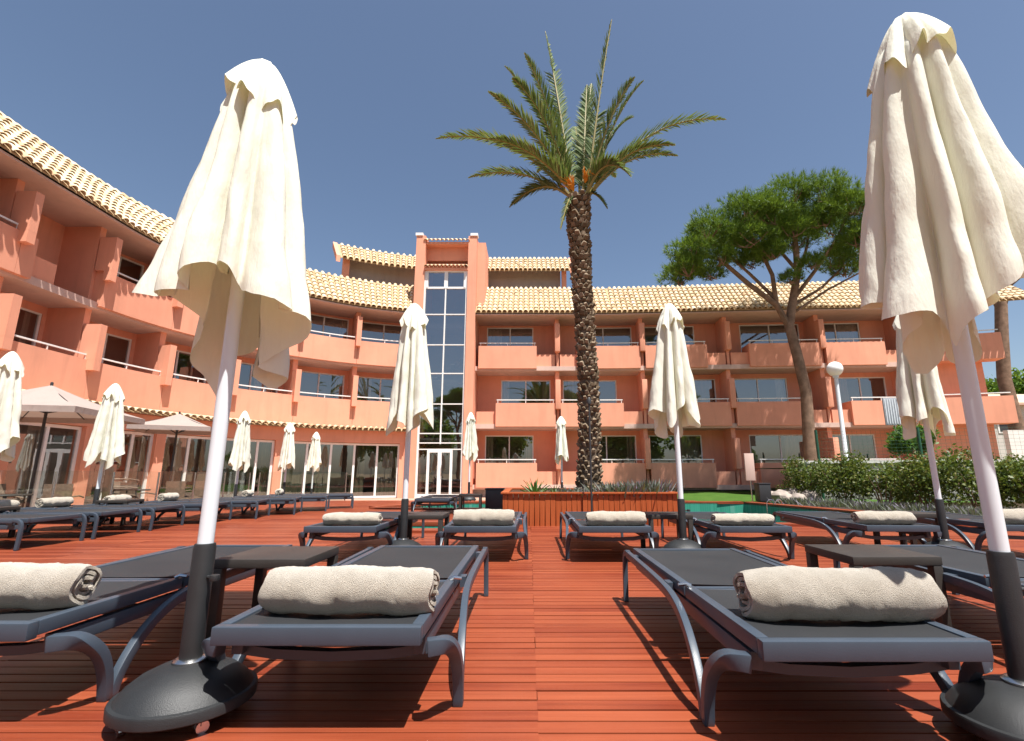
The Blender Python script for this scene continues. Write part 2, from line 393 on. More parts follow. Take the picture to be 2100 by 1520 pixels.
# ---- windows
def window(s0, s1, z0, z1, d, npan, curt, parent=hotel, gl='glass', fw=.055, deep=1.5, name='window', door=False, cm='curtain'):
    fr = MB()
    sbox(fr, s0, s1, d-.1, d-.03, z1-fw, z1); sbox(fr, s0, s1, d-.1, d-.03, z0, z0+fw)
    xs = [s0+(s1-s0)*i/npan for i in range(npan+1)]
    for i, x in enumerate(xs):
        a = x if i == 0 else (x-fw if i == npan else x-fw/2); sbox(fr, a, a+fw, d-.102, d-.028, z0+.001, z1-.001)
    o = fr.build(name, M['trim'], parent)
    for i in range(npan):
        g = MB(); squad(g, xs[i]+fw*.4, xs[i+1]-fw*.4, (d-.065,z0+fw*.4), (d-.065,z1-fw*.4)); g.build('pane', M[gl], o)
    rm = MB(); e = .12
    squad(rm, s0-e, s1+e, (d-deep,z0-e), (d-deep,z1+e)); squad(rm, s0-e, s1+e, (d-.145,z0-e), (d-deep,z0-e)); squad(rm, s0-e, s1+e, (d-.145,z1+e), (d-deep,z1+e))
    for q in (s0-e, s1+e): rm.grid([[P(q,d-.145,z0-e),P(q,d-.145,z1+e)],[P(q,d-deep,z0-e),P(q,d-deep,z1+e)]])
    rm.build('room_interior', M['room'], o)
    for (a, b) in curt:
        cu = MB(); n = max(6, int((s1-s0)*(b-a)*16)); rows = []
        for k in range(n+1):
            q = s0+(s1-s0)*(a+(b-a)*k/n); dd = d-.3+.045*math.sin(k*1.9)+random.uniform(-.01,.01)
            rows.append([P(q,dd,z0+.03),P(q,dd,z1-.02)])
        cu.grid(rows); cu.build('curtain', M[cm], o, smooth=True)
    return o
for k, (fl, a, b) in enumerate(win):
    rr = random.random()
    curt = [(.02,.16),(.84,.98)] if rr < .35 else ([(.02,.32)] if rr < .6 else ([(.6,.98)] if rr < .8 else []))
    window(a, b, FL[fl]+.08, FL[fl]+LINT, DB, 2, curt)
# ---- slabs
def slab_run(fl, s0, s1): sbox(MBs, s0, s1, DB, -.13, FL[fl]-.22, FL[fl])
for (s0, s1, fs) in ((S_L0, S_T0, (1,2)), (S_T1, X(18.35), (0,1,2))):
    for fl in fs:
        MBs = MB(); slab_run(fl, s0, s1); MBs.build('floor_slab', M['soffit'], hotel)
sf = MB(); 
for s0, s1 in ((S_L0, S_T0), (S_T1, S_R1)): sbox(sf, s0, s1, DB-.02, EAVE_D-.06, EAVE_Z-.08, EAVE_Z-.02)
sf.build('eave_soffit', M['soffit'], hotel)
# ---- balconies with their rails
for fl, a, b in bal:
    z0, z1 = FL[fl]-.13, FL[fl]+1.02
    m = MB(); sbox(m, a, b, -.14, 0, z0, z1)
    for q in (a, b-.12): sbox(m, q+.002, q+.118, -1.0, -.142, FL[fl]+.001, z1-.003)
    o = m.build('balcony', M['coral'], hotel)
    r = MB(); sbox(r, a+.04, b-.04, -.1, -.055, z1+.14, z1+.185)
    n = max(2, int((b-a)/1.1)+1)
    for i in range(n):
        q = a+.1+(b-a-.2)*i/(n-1); sbox(r, q-.014, q+.014, -.09, -.064, z1-.01, z1+.141)
    r.build('railing', M['trim'], o)
for fl, a, b in low:
    m = MB(); sbox(m, a+.002, b-.002, -.33, -.19, FL[fl]-.11, FL[fl]+.62); m.build('low_parapet', M['coral'], hotel)
# ---- partition fins
def fin(s, fl, out):
    m = MB(); sbox(m, s-.1, s+.1, DB+.001, -.36, FL[fl]-.215, FL[fl]+2.68 if fl < 2 else EAVE_Z-.085)
    m.build('partition', M['coral'], hotel)
    m = MB()
    if out > .2:
        sbox(m, s-.115, s+.115, -.30, out, FL[fl]+1.022, FL[fl]+2.15); sbox(m, s-.114, s+.114, .002, out-.001, FL[fl]+.70, FL[fl]+1.021)
        m.build('fin', M['coral'], hotel)
    else: sbox(m, s-.128, s+.128, -.42, out, FL[fl]+.72, FL[fl]+2.18); m.build('fin', M['coral'], hotel, bevel=.03)
    if out < .2:
        m = MB(); sbox(m, s-.06, s+.06, -.4, -.2, FL[fl]-.11, FL[fl]+.719); m.build('fin_post', M['coral'], hotel)
for fl in (1, 2):
    for s in fins_L: fin(s, fl, .24)
    m = MB()
    for s in fins_L: pass
for fl in range(3):
    for x in fins_R: fin(X(x), fl, .10)
# low walls behind the gaps next to the fins
m = MB(); sbox(m, X(18.35), X(18.6), DB-.2, .02, -.35, EAVE_Z-.081); m.build('end_wall', M['coral'], hotel)
# base of the right wing: recessed dark plinth under the ground floor
m = MB(); sbox(m, S_T1, X(18.35), DB, -.5, -.4, FL[0]-.221); m.build('plinth', M['greywall'], hotel)
# ---- right end block, turned towards the viewer
SE = X(18.6)
m = MB(); sbox(m, SE, SE+2.6, -3.5, -.05, -.35, EAVE_Z-.081); m.build('end_block', M['coral'], hotel)
for fl in (1, 2):
    m = MB(); sbox(m, SE+.3, SE+3.1, -.049, .75, FL[fl]-.2, FL[fl]+1.0)
    o = m.build('balcony', M['coral'], hotel); r = MB(); sbox(r, SE+.35, SE+3.05, .66, .70, FL[fl]+1.12, FL[fl]+1.165); r.build('railing', M['trim'], o)
# ---- roof and clay tiles
def slope_sheet(mb, s0, s1, a, b, th=.06):
    sbox_rows = []
    for s in ss(s0, s1): sbox_rows.append([P(s,a[0],a[1]),P(s,b[0],b[1]),P(s,b[0],b[1]-th),P(s,a[0],a[1]-th)])
    n0 = len(mb.v); mb.grid(sbox_rows, True); N = len(mb.v)
    mb.f.append((n0,n0+1,n0+2,n0+3)); mb.f.append((N-1,N-2,N-3,N-4))
tm = MB(); SEG = 7; L = .46
def arcrow(y, r, z, c): return [(r*math.cos(math.pi-math.pi*i/SEG)+0, y, z+r*.95*math.sin(math.pi*i/SEG)) for i in range(SEG+1)]
outer0, outer1 = arcrow(0,.112,0,0), arcrow(L,.085,.0,0)
inner0, inner1 = arcrow(0,.092,-.004,0), arcrow(L,.066,-.004,0)
tm.grid([outer0, outer1]); tm.grid([inner0, outer0]); tm.grid([inner0, inner1])
tile_me = tm.mesh('roof_tile', M['tile'], smooth=True)
TV = np.array([v.co for v in tile_me.vertices]); TF = [tuple(p.vertices) for p in tile_me.polygons]
def tile_frames(s0, s1, a, b, pitch=.262, row=.345):
    """matrices of the tiles on a slope from eave a to ridge b"""
    out = []; n = int(round((s1-s0)/pitch)); ln = math.hypot(b[0]-a[0], b[1]-a[1]); k = max(1, int(round(ln/row)))
    for i in range(n):
        s = s0+(i+.5)*(s1-s0)/n
        e, r_ = Vector(P(s,a[0],a[1])), Vector(P(s,b[0],b[1])); y = (r_-e).normalized()
        p, t = path(s); x = Vector((t.x,t.y,0)); z = x.cross(y)
        for j in range(k):
            o = e+y*(ln*j/k-.05)+z*(.034+.008*random.random())+x*random.uniform(-.008,.008)
            q = Matrix((x,y,z)).transposed().to_4x4() @ Matrix.Rotation(random.uniform(-.02,.02),4,'Z') @ Matrix.Rotation(R(-4.5),4,'X')
            q.translation = o; out.append(q)
    return out
def lay_tiles(roof, frames, nparts):
    cp = Vector((0,0,CAM_H)); vis = lambda q: (0 if q.translation.x/max(.1,q.translation.y) > -1.15 else 100)+(q.translation-cp).length
    frames = sorted(frames, key=vis)
    for q in frames[:nparts]:
        o = put('roof_tile', tile_me, roof); o.matrix_local = q
    rest = frames[nparts:]
    if rest:
        A = np.array([[list(r) for r in q] for q in rest]); V = np.einsum('nij,kj->nki', A[:,:3,:3], TV)+A[:,None,:3,3]
        n = len(TV); Fq = np.concatenate([np.array(TF)+i*n for i in range(len(rest))])
        o = put('roof_tiling', npmesh('roof_tiling', V.reshape(-1,3), Fq, M['tile'], True), roof); o['kind'] = 'stuff'
E_, Rg = (EAVE_D, EAVE_Z+.06), (RIDGE_D, RIDGE_Z)
for s0, s1, np_ in ((S_L0, S_T0, 215), (S_T1, S_R1-1.6, 85)):
    mb = MB(); slope_sheet(mb, s0, s1, E_, Rg)
    sbox(mb, s0+.01, s1-.01, RIDGE_D-.25, RIDGE_D, EAVE_Z-.02, RIDGE_Z-.03)
    rf = mb.build('roof', M['tilebed'], hotel)
    lay_tiles(rf, tile_frames(s0+.05, s1-.05, E_, Rg), np_)
# end roof piece
mb = MB(); slope_sheet(mb, S_R1-1.59, S_R1+1.6, (1.3, EAVE_Z-.3), (-2.2, RIDGE_Z+.2)); rf = mb.build('roof', M['tilebed'], hotel)
lay_tiles(rf, tile_frames(S_R1-1.5, S_R1+1.55, (1.35,EAVE_Z-.3), (-2.2, RIDGE_Z+.2)), 0)
# ---- top pavilions behind the ridge
for s0, s1, sg in ((9.85, S_T0, -1), (S_T1, X(2.15), 1)):
    m = MB(); sbox(m, s0+.35, s1-.35 if sg > 0 else s1, -4.2, -2.6, 10.0, 12.62); o = m.build('pavilion', M['pavwall'], hotel)
    m = MB(); q = s0 if sg < 0 else s1-.34
    sbox(m, q+.04, q+.3, -2.45, -2.1, 10.0, 12.2)
    m.build('pavilion_pier', M['coral'], o)
    m = MB(); slope_sheet(m, s0-.15 if sg < 0 else s0, s1 if sg < 0 else s1+.15, (-1.75,11.95), (-3.0,13.2)); 
    rf = m.build('pavilion_roof', M['tilebed'], o)
    # tiles joined, too many to be single parts
    fr = tile_frames(s0-.1 if sg < 0 else s0+.05, s1 if sg < 0 else s1+.1, (-1.75,11.96), (-3.0,13.21))
    A = np.array([[list(r) for r in q_] for q_ in fr]); V = np.einsum('nij,kj->nki', A[:,:3,:3], TV)+A[:,None,:3,3]; n = len(TV)
    t_ = put('pavilion_tiling', npmesh('pavilion_tiling', V.reshape(-1,3), np.concatenate([np.array(TF)+i*n for i in range(len(fr))]), M['tile'], True), rf); t_['kind'] = 'stuff'
    m = MB(); e = s0-.33 if sg < 0 else s1+.152
    for s_ in (e,):
        r0 = [P(s_,-1.72,11.65),P(s_,-3.05,12.95),P(s_,-3.05,13.29),P(s_,-1.72,12.02)]; r1 = [P(s_+.17,-1.72,11.65),P(s_+.17,-3.05,12.95),P(s_+.17,-3.05,13.29),P(s_+.17,-1.72,12.02)]
        m.grid([r0,r1],True); N=len(m.v); m.f.append((N-8,N-7,N-6,N-5)); m.f.append((N-1,N-2,N-3,N-4))
    m.build('pavilion_verge', M['coral'], o)
# ---- stair tower (straight on to the viewer)
TX0, TX1, TY, TZ = -5.82, -2.70, 23.62, 12.9
gx0, gx1 = -5.34, -3.13
tw = MB()
tw.box((TX0,TY,-.35),(gx0-.001,TY+2.6,TZ)); tw.box((gx1+.001,TY,-.35),(TX1,TY+2.6,TZ-.02))
tw.box((gx0,TY+.55,11.75),(gx1,TY+2.58,TZ-.3)); tw.box((gx0,TY+.28,11.15),(gx1,TY+.549,11.45))
tw.box((TX1+.001,TY+.5,8.9),(TX1+.42,TY+2.5,TZ-.15))
tow = tw.build('stair_tower', M['coral'], hotel)
cp = MB(); cp.box((TX0-.05,TY-.05,TZ+.001),(TX0+.33,TY+.3,TZ+.14)); cp.build('pillar_cap', M['cornercap'], tow)
cp = MB(); cp.box((TX1-.33,TY-.05,TZ-.019),(TX1+.05,TY+.3,TZ+.12)); cp.build('pillar_cap', M['cornercap'], tow)
def straight_tiles(x0, x1, ye, ze, yr, zr, parent, name):
    fr = []; n = int((x1-x0)/.2); ln = math.hypot(yr-ye, zr-ze); y = Vector((0,yr-ye,zr-ze)).normalized(); x = Vector((1,0,0)); z = x.cross(y); k = max(1,round(ln/.4))
    for i in range(n):
        for j in range(k):
            q = Matrix((x,y,z)).transposed().to_4x4(); q.translation = Vector((x0+(i+.5)*(x1-x0)/n, ye, ze))+y*(ln*j/k); fr.append(q)
    for q in fr: o = put('roof_tile', tile_me, parent); o.matrix_local = q
cr = MB(); cr.box((TX0+.34,TY+.1,TZ-.42),(TX1-.34,TY+.54,TZ-.301)); co = cr.build('cornice', M['coral'], tow)
straight_tiles(TX0+.36, TX1-.36, TY-.02, TZ-.30, TY+.42, TZ-.02, co, 'a')
cr = MB(); cr.box((gx0+.002,TY-.02,11.0),(gx1-.002,TY+.279,11.12)); co = cr.build('cornice', M['coral'], tow)
straight_tiles(gx0, gx1, TY-.12, 11.14, TY+.26, 11.34, co, 'b')
# curtain wall glazing
fr = MB(); yf = TY+.14
rows_z = [-.28, 1.95, 2.25, 2.70, 4.12, 5.63, 7.08, 8.66, 10.08, 10.98]
for x in (gx0, gx1-.09): fr.box((x,yf-.05,-.3),(x+.09,yf+.05,10.99))
xm = (gx0+gx1)/2
fr.box((xm-.03,yf-.045,2.2),(xm+.03,yf+.045,10.98))
fr.box((xm-.09,yf-.052,10.05),(xm+.09,yf+.052,10.985)); 
for z in rows_z[1:]:
    th = .05 if z in (10.08, 10.98) else .025
    fr.box((gx0+.088,yf-.042,z-th),(gx1-.088,yf+.042,z+th))
fr.box((gx0+.088,yf-.055,10.5-.42),(gx0+.2,yf+.055,10.98)); fr.box((gx1-.2,yf-.055,10.5-.42),(gx1-.088,yf+.055,10.98))
gz = fr.build('stair_glazing', M['trim'], tow)
for i in range(2, len(rows_z)-1):
    for a, b in ((gx0+.09, xm-.02), (xm+.02, gx1-.09)):
        g = MB(); g.add([(a,yf+.003*i,rows_z[i]),(b,yf+.003*i,rows_z[i]),(b,yf+.003*i,rows_z[i+1]),(a,yf+.003*i,rows_z[i+1])],[(0,1,2,3)]); g.build('pane', M['towerglass'], gz)
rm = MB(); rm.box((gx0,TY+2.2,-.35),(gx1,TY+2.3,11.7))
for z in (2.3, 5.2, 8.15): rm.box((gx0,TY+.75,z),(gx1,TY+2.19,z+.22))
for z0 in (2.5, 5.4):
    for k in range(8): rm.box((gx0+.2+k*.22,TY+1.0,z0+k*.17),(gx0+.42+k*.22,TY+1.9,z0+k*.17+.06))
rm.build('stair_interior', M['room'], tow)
dr = MB()
xs = [gx0+.09, gx0+.50, gx0+.62, xm-.0, xm+.0, gx1-.62, gx1-.5, gx1-.09]
for x, w_ in ((gx0+.50,.12),(xm-.09,.18),(gx1-.62,.12)): dr.box((x,yf-.048,-.28),(x+w_,yf+.048,1.925))
dr.box((gx0+.09,yf-.044,-.28),(gx1-.09,yf+.044,-.12)); dr.box((gx0+.62,yf-.044,1.80),(gx1-.62,yf+.044,1.924))
do = dr.build('entrance_door', M['trim'], tow)
for a, b in ((gx0+.09,gx0+.5),(gx0+.62,xm-.09),(xm+.09,gx1-.62),(gx1-.5,gx1-.09)):
    g = MB(); g.add([(a,yf+.01,-.12),(b,yf+.01,-.12),(b,yf+.01,1.93),(a,yf+.01,1.93)],[(0,1,2,3)]); g.build('pane', M['glass'], do)
g = MB(); g.add([(gx0+.09,yf+.012,1.97),(gx1-.09,yf+.012,1.97),(gx1-.09,yf+.012,2.24),(gx0+.09,yf+.012,2.24)],[(0,1,2,3)]); g.build('pane', M['glass'], do)
for x in (xm-.12, xm+.1):
    h = MB(); h.tube([(x,yf-.09,.7),(x,yf-.09,1.2)],.014,8); h.build('door_handle', M['chrome'], do)
# ---- ground floor restaurant front on the left wing
m = MB(); sbox(m, S_L0, S_T0-.02, -.25, .12, 2.22, 2.78); sbox(m, S_L0, S_T0-.02, -.2, .02, 2.78, FL[1]-.131); bm_ = m.build('restaurant_beam', M['coral'], hotel)
m = MB(); slope_sheet(m, S_L0, S_T0-.02, (.52,2.80), (.03,2.95), .04); cn = m.build('canopy', M['tilebed'], hotel)
fr_ = tile_frames(S_L0+.05, S_T0-.05, (.55,2.80), (.03,2.95), .262, .5)
A = np.array([[list(r) for r in q_] for q_ in fr_]); V = np.einsum('nij,kj->nki', A[:,:3,:3], TV)+A[:,None,:3,3]; n = len(TV)
t_ = put('canopy_tiling', npmesh('canopy_tiling', V.reshape(-1,3), np.concatenate([np.array(TF)+i*n for i in range(len(fr_))]), M['tile'], True), cn); t_['kind'] = 'stuff'
piers = [-7.4, -4.6, -1.8, .6, 3.0, 5.2, 7.5, 12.9]
for q in piers:
    m = MB(); sbox(m, q-.17, q+.17, -.3, .1, -.35, 2.219); m.build('pier', M['coral'], hotel)
for i in range(len(piers)-1):
    a, b = piers[i]+.17, piers[i+1]-.17
    np_ = 5 if i == 6 else (3 if i % 2 else 2)
    window(a, b, -.28, 2.2, -.02, np_, [(.02,.2),(.3,.42),(.58,.7),(.8,.98)] if i >= 5 else ([(.0,.15),(.85,1)] if i % 2 else [(.35,.6)]), fw=.09, deep=2.6, name='glass_front', cm='drape' if i >= 5 else 'curtain')
# ------------------------------------------------------------------ ground, terrace, lawn, pool, deck
def sheet(name, pts, z, mat):
    m = MB(); m.add([(x,y,z) for x, y in pts], [tuple(range(len(pts)))]); return struct(m.build(name, mat))
sheet('ground', [(-600,-600),(600,-600),(600,600),(-600,600)], -.42, M['earth'])
sheet('terrace', [(-14.6,3),(-8.6,3),(-8.6,16.2),(2.0,16.2),(2.0,25.0),(-14.6,25.0)], -.30, M['terrace'])
lw = MB(); n_ = 28
rows = []
for j in range(n_+1):
    y = 14.98+(25.4-14.98)*j/n_; rows.append([(1.9+(19-1.9)*i/40, y, .0+.03*noise.noise((i*.4,j*.4,1))-(0 if i else .35)) for i in range(41)])
lw.grid(rows); struct(lw.build('lawn', M['lawn'], smooth=True))
# pool: one irregular basin
POOL = [(2.55,8.5),(7.35,8.5),(7.08,10.7),(6.12,14.55),(2.2,14.7),(-2.2,14.4),(-3.75,12.5),(-2.4,12.15),(-.2,12.1),(2.55,11.2)]
SLOT = [(-2.35,7.62),(-.62,7.62),(-.62,8.55),(-2.35,8.55)]
def pool(name, poly, zw, top=.0):
    root = bpy.data.objects.new(name, None); C.objects.link(root); struct(root)
    m = MB(); m.add([(x,y,zw) for x,y in poly],[tuple(range(len(poly)))])
    m.build('water', M['water'], root)
    n = len(poly)
    m = MB(); m.grid([[(x,y,zw-.2) for x,y in poly],[(x,y,top) for x,y in poly]],True); m.build('basin_wall', M['pooltile'], root)
    # coping boards round the rim
    c = sum(p[0] for p in poly)/n, sum(p[1] for p in poly)/n
    for i in range(n):
        a, b = Vector(poly[i]), Vector(poly[(i+1)%n]); t = (b-a).normalized(); nn = Vector((t.y,-t.x))
        a2, b2 = a+nn*.30-t*.12*0, b+nn*.30
        cpg = MB(); cpg.add([(a.x,a.y,.036),(b.x,b.y,.036),(b2.x,b2.y,.036),(a2.x,a2.y,.036),(a.x,a.y,-.03),(b.x,b.y,-.03),(b2.x,b2.y,-.03),(a2.x,a2.y,-.03)],
            [(0,1,2,3),(4,7,6,5),(0,4,5,1),(1,5,6,2),(2,6,7,3),(3,7,4,0)]); cpg.build('coping', M['deck'], root)
    return root
pool('pool', POOL, -.27); pool('water_channel', SLOT, -.10)
def inside(x, y, poly):
    r = False; n = len(poly); j = n-1
    for i in range(n):
        xi, yi = poly[i]; xj, yj = poly[j]
        if (yi > y) != (yj > y) and x < (xj-xi)*(y-yi)/(yj-yi)+xi: r = not r
        j = i
    return r
DX0, DX1, PITCHB, BW = -8.55, 8.6, .080, .071
deck = put('deck', None); 
deck = bpy.data.objects['deck']
und = MB(); 
def deck_right(y): return 8.6 if y < 8.3 else max(6.6, 8.6-(y-8.3)*.3)
ug = MB()
for i in range(80):
    pass
xs_ = [DX0+.3*i for i in range(int((DX1-DX0)/.3)+1)]; ys_ = [-2+.3*j for j in range(62)]
for xa in xs_:
    for ya in ys_:
        xc, yc = xa+.15, ya+.15
        if yc > 15.9 or inside(xc,yc,POOL) or inside(xc,yc,SLOT) or any(inside(xc+q*.22,yc+w_*.22,pp) for q in (-1,1) for w_ in (-1,1) for pp in (POOL,SLOT)): continue
        ug.add([(xa,ya,-.03),(xa+.3,ya,-.03),(xa+.3,ya+.3,-.03),(xa,ya+.3,-.03)],[(0,1,2,3)])
ug.build('underlay', M['dark'], deck)
bd = MB(); bd.box((0,-BW/2,-.022),(2.3996,BW/2,0)); board_me = bd.mesh('board', M['deck'])
BV = np.array([v.co for v in board_me.vertices]); BFs = [tuple(p.vertices) for p in board_me.polygons]
full, cut = [], []
y = -1.9; k = 0
while y < 15.95:
    for j in range(-4, 5):
        a = .03+2.4*j; b = a+2.394; lo, hi = max(a,DX0), min(b, deck_right(y))
        if hi-lo < .1: continue
        # leave out the pool
        xx = np.arange(lo, hi+.001, .05); ok = [not (inside(q,y,POOL) or inside(q,y,SLOT)) for q in xx]
        if all(ok) and hi-lo > 2.39: full.append((a,y)); continue
        st = None
        for q, g in list(zip(xx,ok))+[(hi,False)]:
            if g and st is None: st = q
            if not g and st is not None:
                if q-st > .08: cut.append((st, min(q,hi), y))
                st = None
    y += PITCHB; k += 1
def vis_board(q):
    x, yy = q; xc = x+1.2
    if yy < 1.55: return 1e6+abs(yy)
    nx = min(max(0, x), x+2.4) if x < 0 else x
    if abs(nx)/yy > 1.12: return 1e5+yy
    return yy*yy+.15*xc*xc
full.sort(key=vis_board)
for (a, yy) in full[:300]:
    o = put('board', board_me, deck, (a+random.uniform(-.003,.003), yy, random.uniform(-.002,.0015)))
V, Fl = [], []
for (a, yy) in full[300:]: V.append(BV+np.array([a,yy,random.uniform(-.002,.0015)]))
for (a, b, yy) in cut: V.append(BV*np.array([(b-a)/2.3985,1,1])+np.array([a,yy,random.uniform(-.002,.0015)]))
st_ = MB(); nb = len(BV)
me = bpy.data.meshes.new('far_boards'); me.from_pydata(np.concatenate(V).tolist(), [], [tuple(i+nb*q for i in f) for q in range(len(V)) for f in BFs]); me.materials.append(M['deck'])
o = put('far_boards', me, deck); o['kind'] = 'stuff'
struct(deck)
# ------------------------------------------------------------------ planter with the palm
PX0, PX1, PY0, PY1, PH = -.43, 2.42, 8.28, 10.6, .50
pl = thing('wooden_planter', 'large raised planter clad in upright orange timber slats around the palm', 'planter', (PX0,PY0,0))
core = MB(); core.box((.03,.03,-.1),(PX1-PX0-.03,PY1-PY0-.03,PH-.06)); core.build('soil_bed', M['soil'], pl)
sl = MB(); sl.box((0,0,-.02),(.079,.026,PH-.001)); slat_me = sl.mesh('slat', M['slat'], bevel=.004, seg=1)
nx = int((PX1-PX0)/.084); ny = int((PY1-PY0-.06)/.084)
for i in range(nx):
    put('slat', slat_me, pl, (i*(PX1-PX0)/nx+.002, random.uniform(-.003,.003), random.uniform(-.004,.004)))
for i in range(ny):
    for x, rz in ((.027,R(90)),(PX1-PX0-.001,R(90))): put('slat', slat_me, pl, (x, .03+i*(PY1-PY0-.06)/ny, random.uniform(-.004,.004)), rz)
rim = MB(); W_, D_ = PX1-PX0, PY1-PY0
rim.box((-.03,-.035,PH),(W_+.03,.09,PH+.03)); rim.box((-.03,D_-.09,PH),(W_+.03,D_+.03,PH+.03)); rim.box((-.03,.0905,PH),(.09,D_-.0905,PH+.03)); rim.box((W_-.09,.0905,PH),(W_+.03,D_-.0905,PH+.03))
rim.build('rim', M['slat'], pl, bevel=.005)
# ---- palm
PB = Vector((1.10, 9.3, .40)); PT = Vector((1.06, 9.3, 6.42))
palm = thing('palm_tree', 'tall date palm with scaly trunk and feathery crown rising from the timber planter', 'tree', PB)
def palm_r(t):   # trunk radius along its height
    return .085*(1-t)**5+.165+.06*max(0,(t-.72)/.28)
tr = MB(); pts, rad = [], []
for i in range(25):
    t = i/24; p = (PT-PB)*t+Vector((.05*math.sin(t*5),.03*math.sin(t*4),0)); pts.append(p); rad.append(palm_r(t)*.92)
tr.tube(pts, rad, 18); tr.build('trunk', M['palmbark'], palm, smooth=True)
bo = MB()   # one leaf base: a blunt wedge pointing up and out
bo.add([(-.075,0,-.05),(.075,0,-.05),(.055,.02,.05),(-.055,.02,.05),(-.062,.052,-.02),(.062,.052,-.02),(.045,.085,.07),(-.045,.085,.07),(-.03,.03,.10),(.03,.03,.10)],
       [(0,1,5,4),(4,5,6,7),(0,4,7,3),(1,2,6,5),(7,6,9,8),(3,7,8),(2,9,6),(3,8,9,2),(0,3,2,1)])
boot_me = bo.mesh('leaf_base', M['boot'])
rowsN, per = 62, 12; placed = []
for i in range(rowsN):
    t = (i+.5)/rowsN
    for j in range(per):
        a = 2*math.pi*(j+.5*(i%2)+.05*i)/per+random.uniform(-.06,.06); placed.append((t,a))
cx_, cy_ = -PB.x, -PB.y
def boot_matrix(t, a):
    c = (PT-PB)*t+Vector((.05*math.sin(t*5),.03*math.sin(t*4),0)); r = palm_r(t)*.9
    s = (.52+.22*t)*random.uniform(.75,1.25)
    q = Matrix.Translation(c+Vector((r*math.cos(a),r*math.sin(a),random.uniform(-.035,.035)))) @ Matrix.Rotation(a-R(90)+random.uniform(-.25,.25),4,'Z') @ Matrix.Rotation(random.uniform(-.45,.2),4,'X') @ Matrix.Rotation(random.uniform(-.3,.3),4,'Y') @ Matrix.Diagonal((s*1.05,s*1.05,s*1.05,1)); return q
front = sorted(placed, key=lambda q: (math.cos(q[1])*cx_+math.sin(q[1])*cy_) < 0)
for (t,a) in front[:300]:
    o = put('leaf_base', boot_me, palm); o.matrix_local = boot_matrix(t,a)
V, Fs = [], []; bv = np.array([v.co for v in boot_me.vertices]); bf = [tuple(p.vertices) for p in boot_me.polygons]; allv=[]; allf=[]
for k,(t,a) in enumerate(front[300:]):
    q = np.array(boot_matrix(t,a)); allv += (bv@q[:3,:3].T+q[:3,3]).tolist(); allf += [tuple(i+k*len(bv) for i in f) for f in bf]
me = bpy.data.meshes.new('leaf_bases'); me.from_pydata(allv,[],allf); me.materials.append(M['boot']); o = put('leaf_bases', me, palm); o['kind']='stuff'
def frond(tip, lift, seed, wid=.36, n=64):
    """a feather leaf from the crown to tip (local to the palm), arching by lift"""
    rg = random.Random(seed); base = PT-PB+Vector((0,0,.02)); tip = Vector(tip)-PB
    out = (tip-base); hz = Vector((out.x,out.y,0)); 
    if hz.length > .01: base = base+hz.normalized()*.16
    c1 = base+(tip-base)*.45+Vector((0,0,lift)); pts = []
    for i in range(n+1):
        t = i/n; pts.append(base*(1-t)**2+c1*2*t*(1-t)+tip*t*t)
    ra = MB(); ra.tube(pts[::4]+([pts[-1]] if n%4 else []), [.028*(1-.85*i/len(pts[::4]))+.003 for i in range(len(pts[::4])+(1 if n%4 else 0))], 5)
    V, Fq = [], []
    for i in range(7, n+1):
        t = i/n; p = pts[i]; tg = (pts[min(i+1,n)]-pts[i-1]).normalized()
        sd = tg.cross(Vector((0,0,1)));
        if sd.length < .15: sd = tg.cross(Vector((0,1,.2)))
        sd.normalize(); up = sd.cross(tg)
        ln = wid*(math.sin(math.pi*min(1,(t*.86+.14)))**.55)*(1.0 if t < .8 else 1.0-.35*(t-.8)/.2)
        for k in range(2):
            for sg in (-1,1):
                l = ln*rg.uniform(.75,1.1); sw = rg.uniform(.35,.75)+.55*t; rise = rg.uniform(.05,.5)
                dr = (sd*sg*1.0+tg*(sw+.45)+up*rise).normalized(); q0 = p+(pts[i-1]-p)*.5*k
                wv = tg*.021+up*rg.uniform(-.008,.008)
                m_ = q0+dr*l*.5; e = q0+dr*l+Vector((0,0,-.14*l*rg.uniform(.2,1)))
                b = len(V); V += [q0-wv*.6,q0+wv*.6,m_+wv,m_-wv,e,e+wv*.12]; Fq += [(b,b+1,b+2,b+3),(b+3,b+2,b+5,b+4)]
    me_ = npmesh('frond', np.array([tuple(v) for v in V]), np.array(Fq), M['palmleaf'])
    fo = put('frond', me_, palm); ra.build('stalk', M['rachis'], fo, smooth=True); return fo
tips = [((-2.04,9.5,7.97),1.15),((-.81,8.4,8.2),.7),((-1.4,10.2,7.48),.7),((-.77,8.2,7.0),.6),((-.42,9.7,6.45),.75),((-.56,9.6,9.93),.9),((-.34,8.5,8.6),.9),
        ((.38,9.7,10.97),.5),((1.81,9.0,10.55),.5),((1.5,10.2,10.0),.6),((2.57,9.5,9.45),.8),((2.45,10.1,9.0),.9),((4.25,9.3,8.29),1.25),((3.32,9.8,7.76),.85),((2.95,8.8,7.3),.8),((1.95,8.5,6.4),.9),
        ((1.2,11.2,9.6),.9),((.2,11.4,8.4),1.0),((2.2,11.3,8.2),1.0),((-.1,8.7,9.4),.7),((2.2,8.8,8.9),.8),((1.35,9.9,9.7),.3)]
for i,(t_,lf) in enumerate(tips): frond(t_, lf, i, .36 if i%3 else .42)
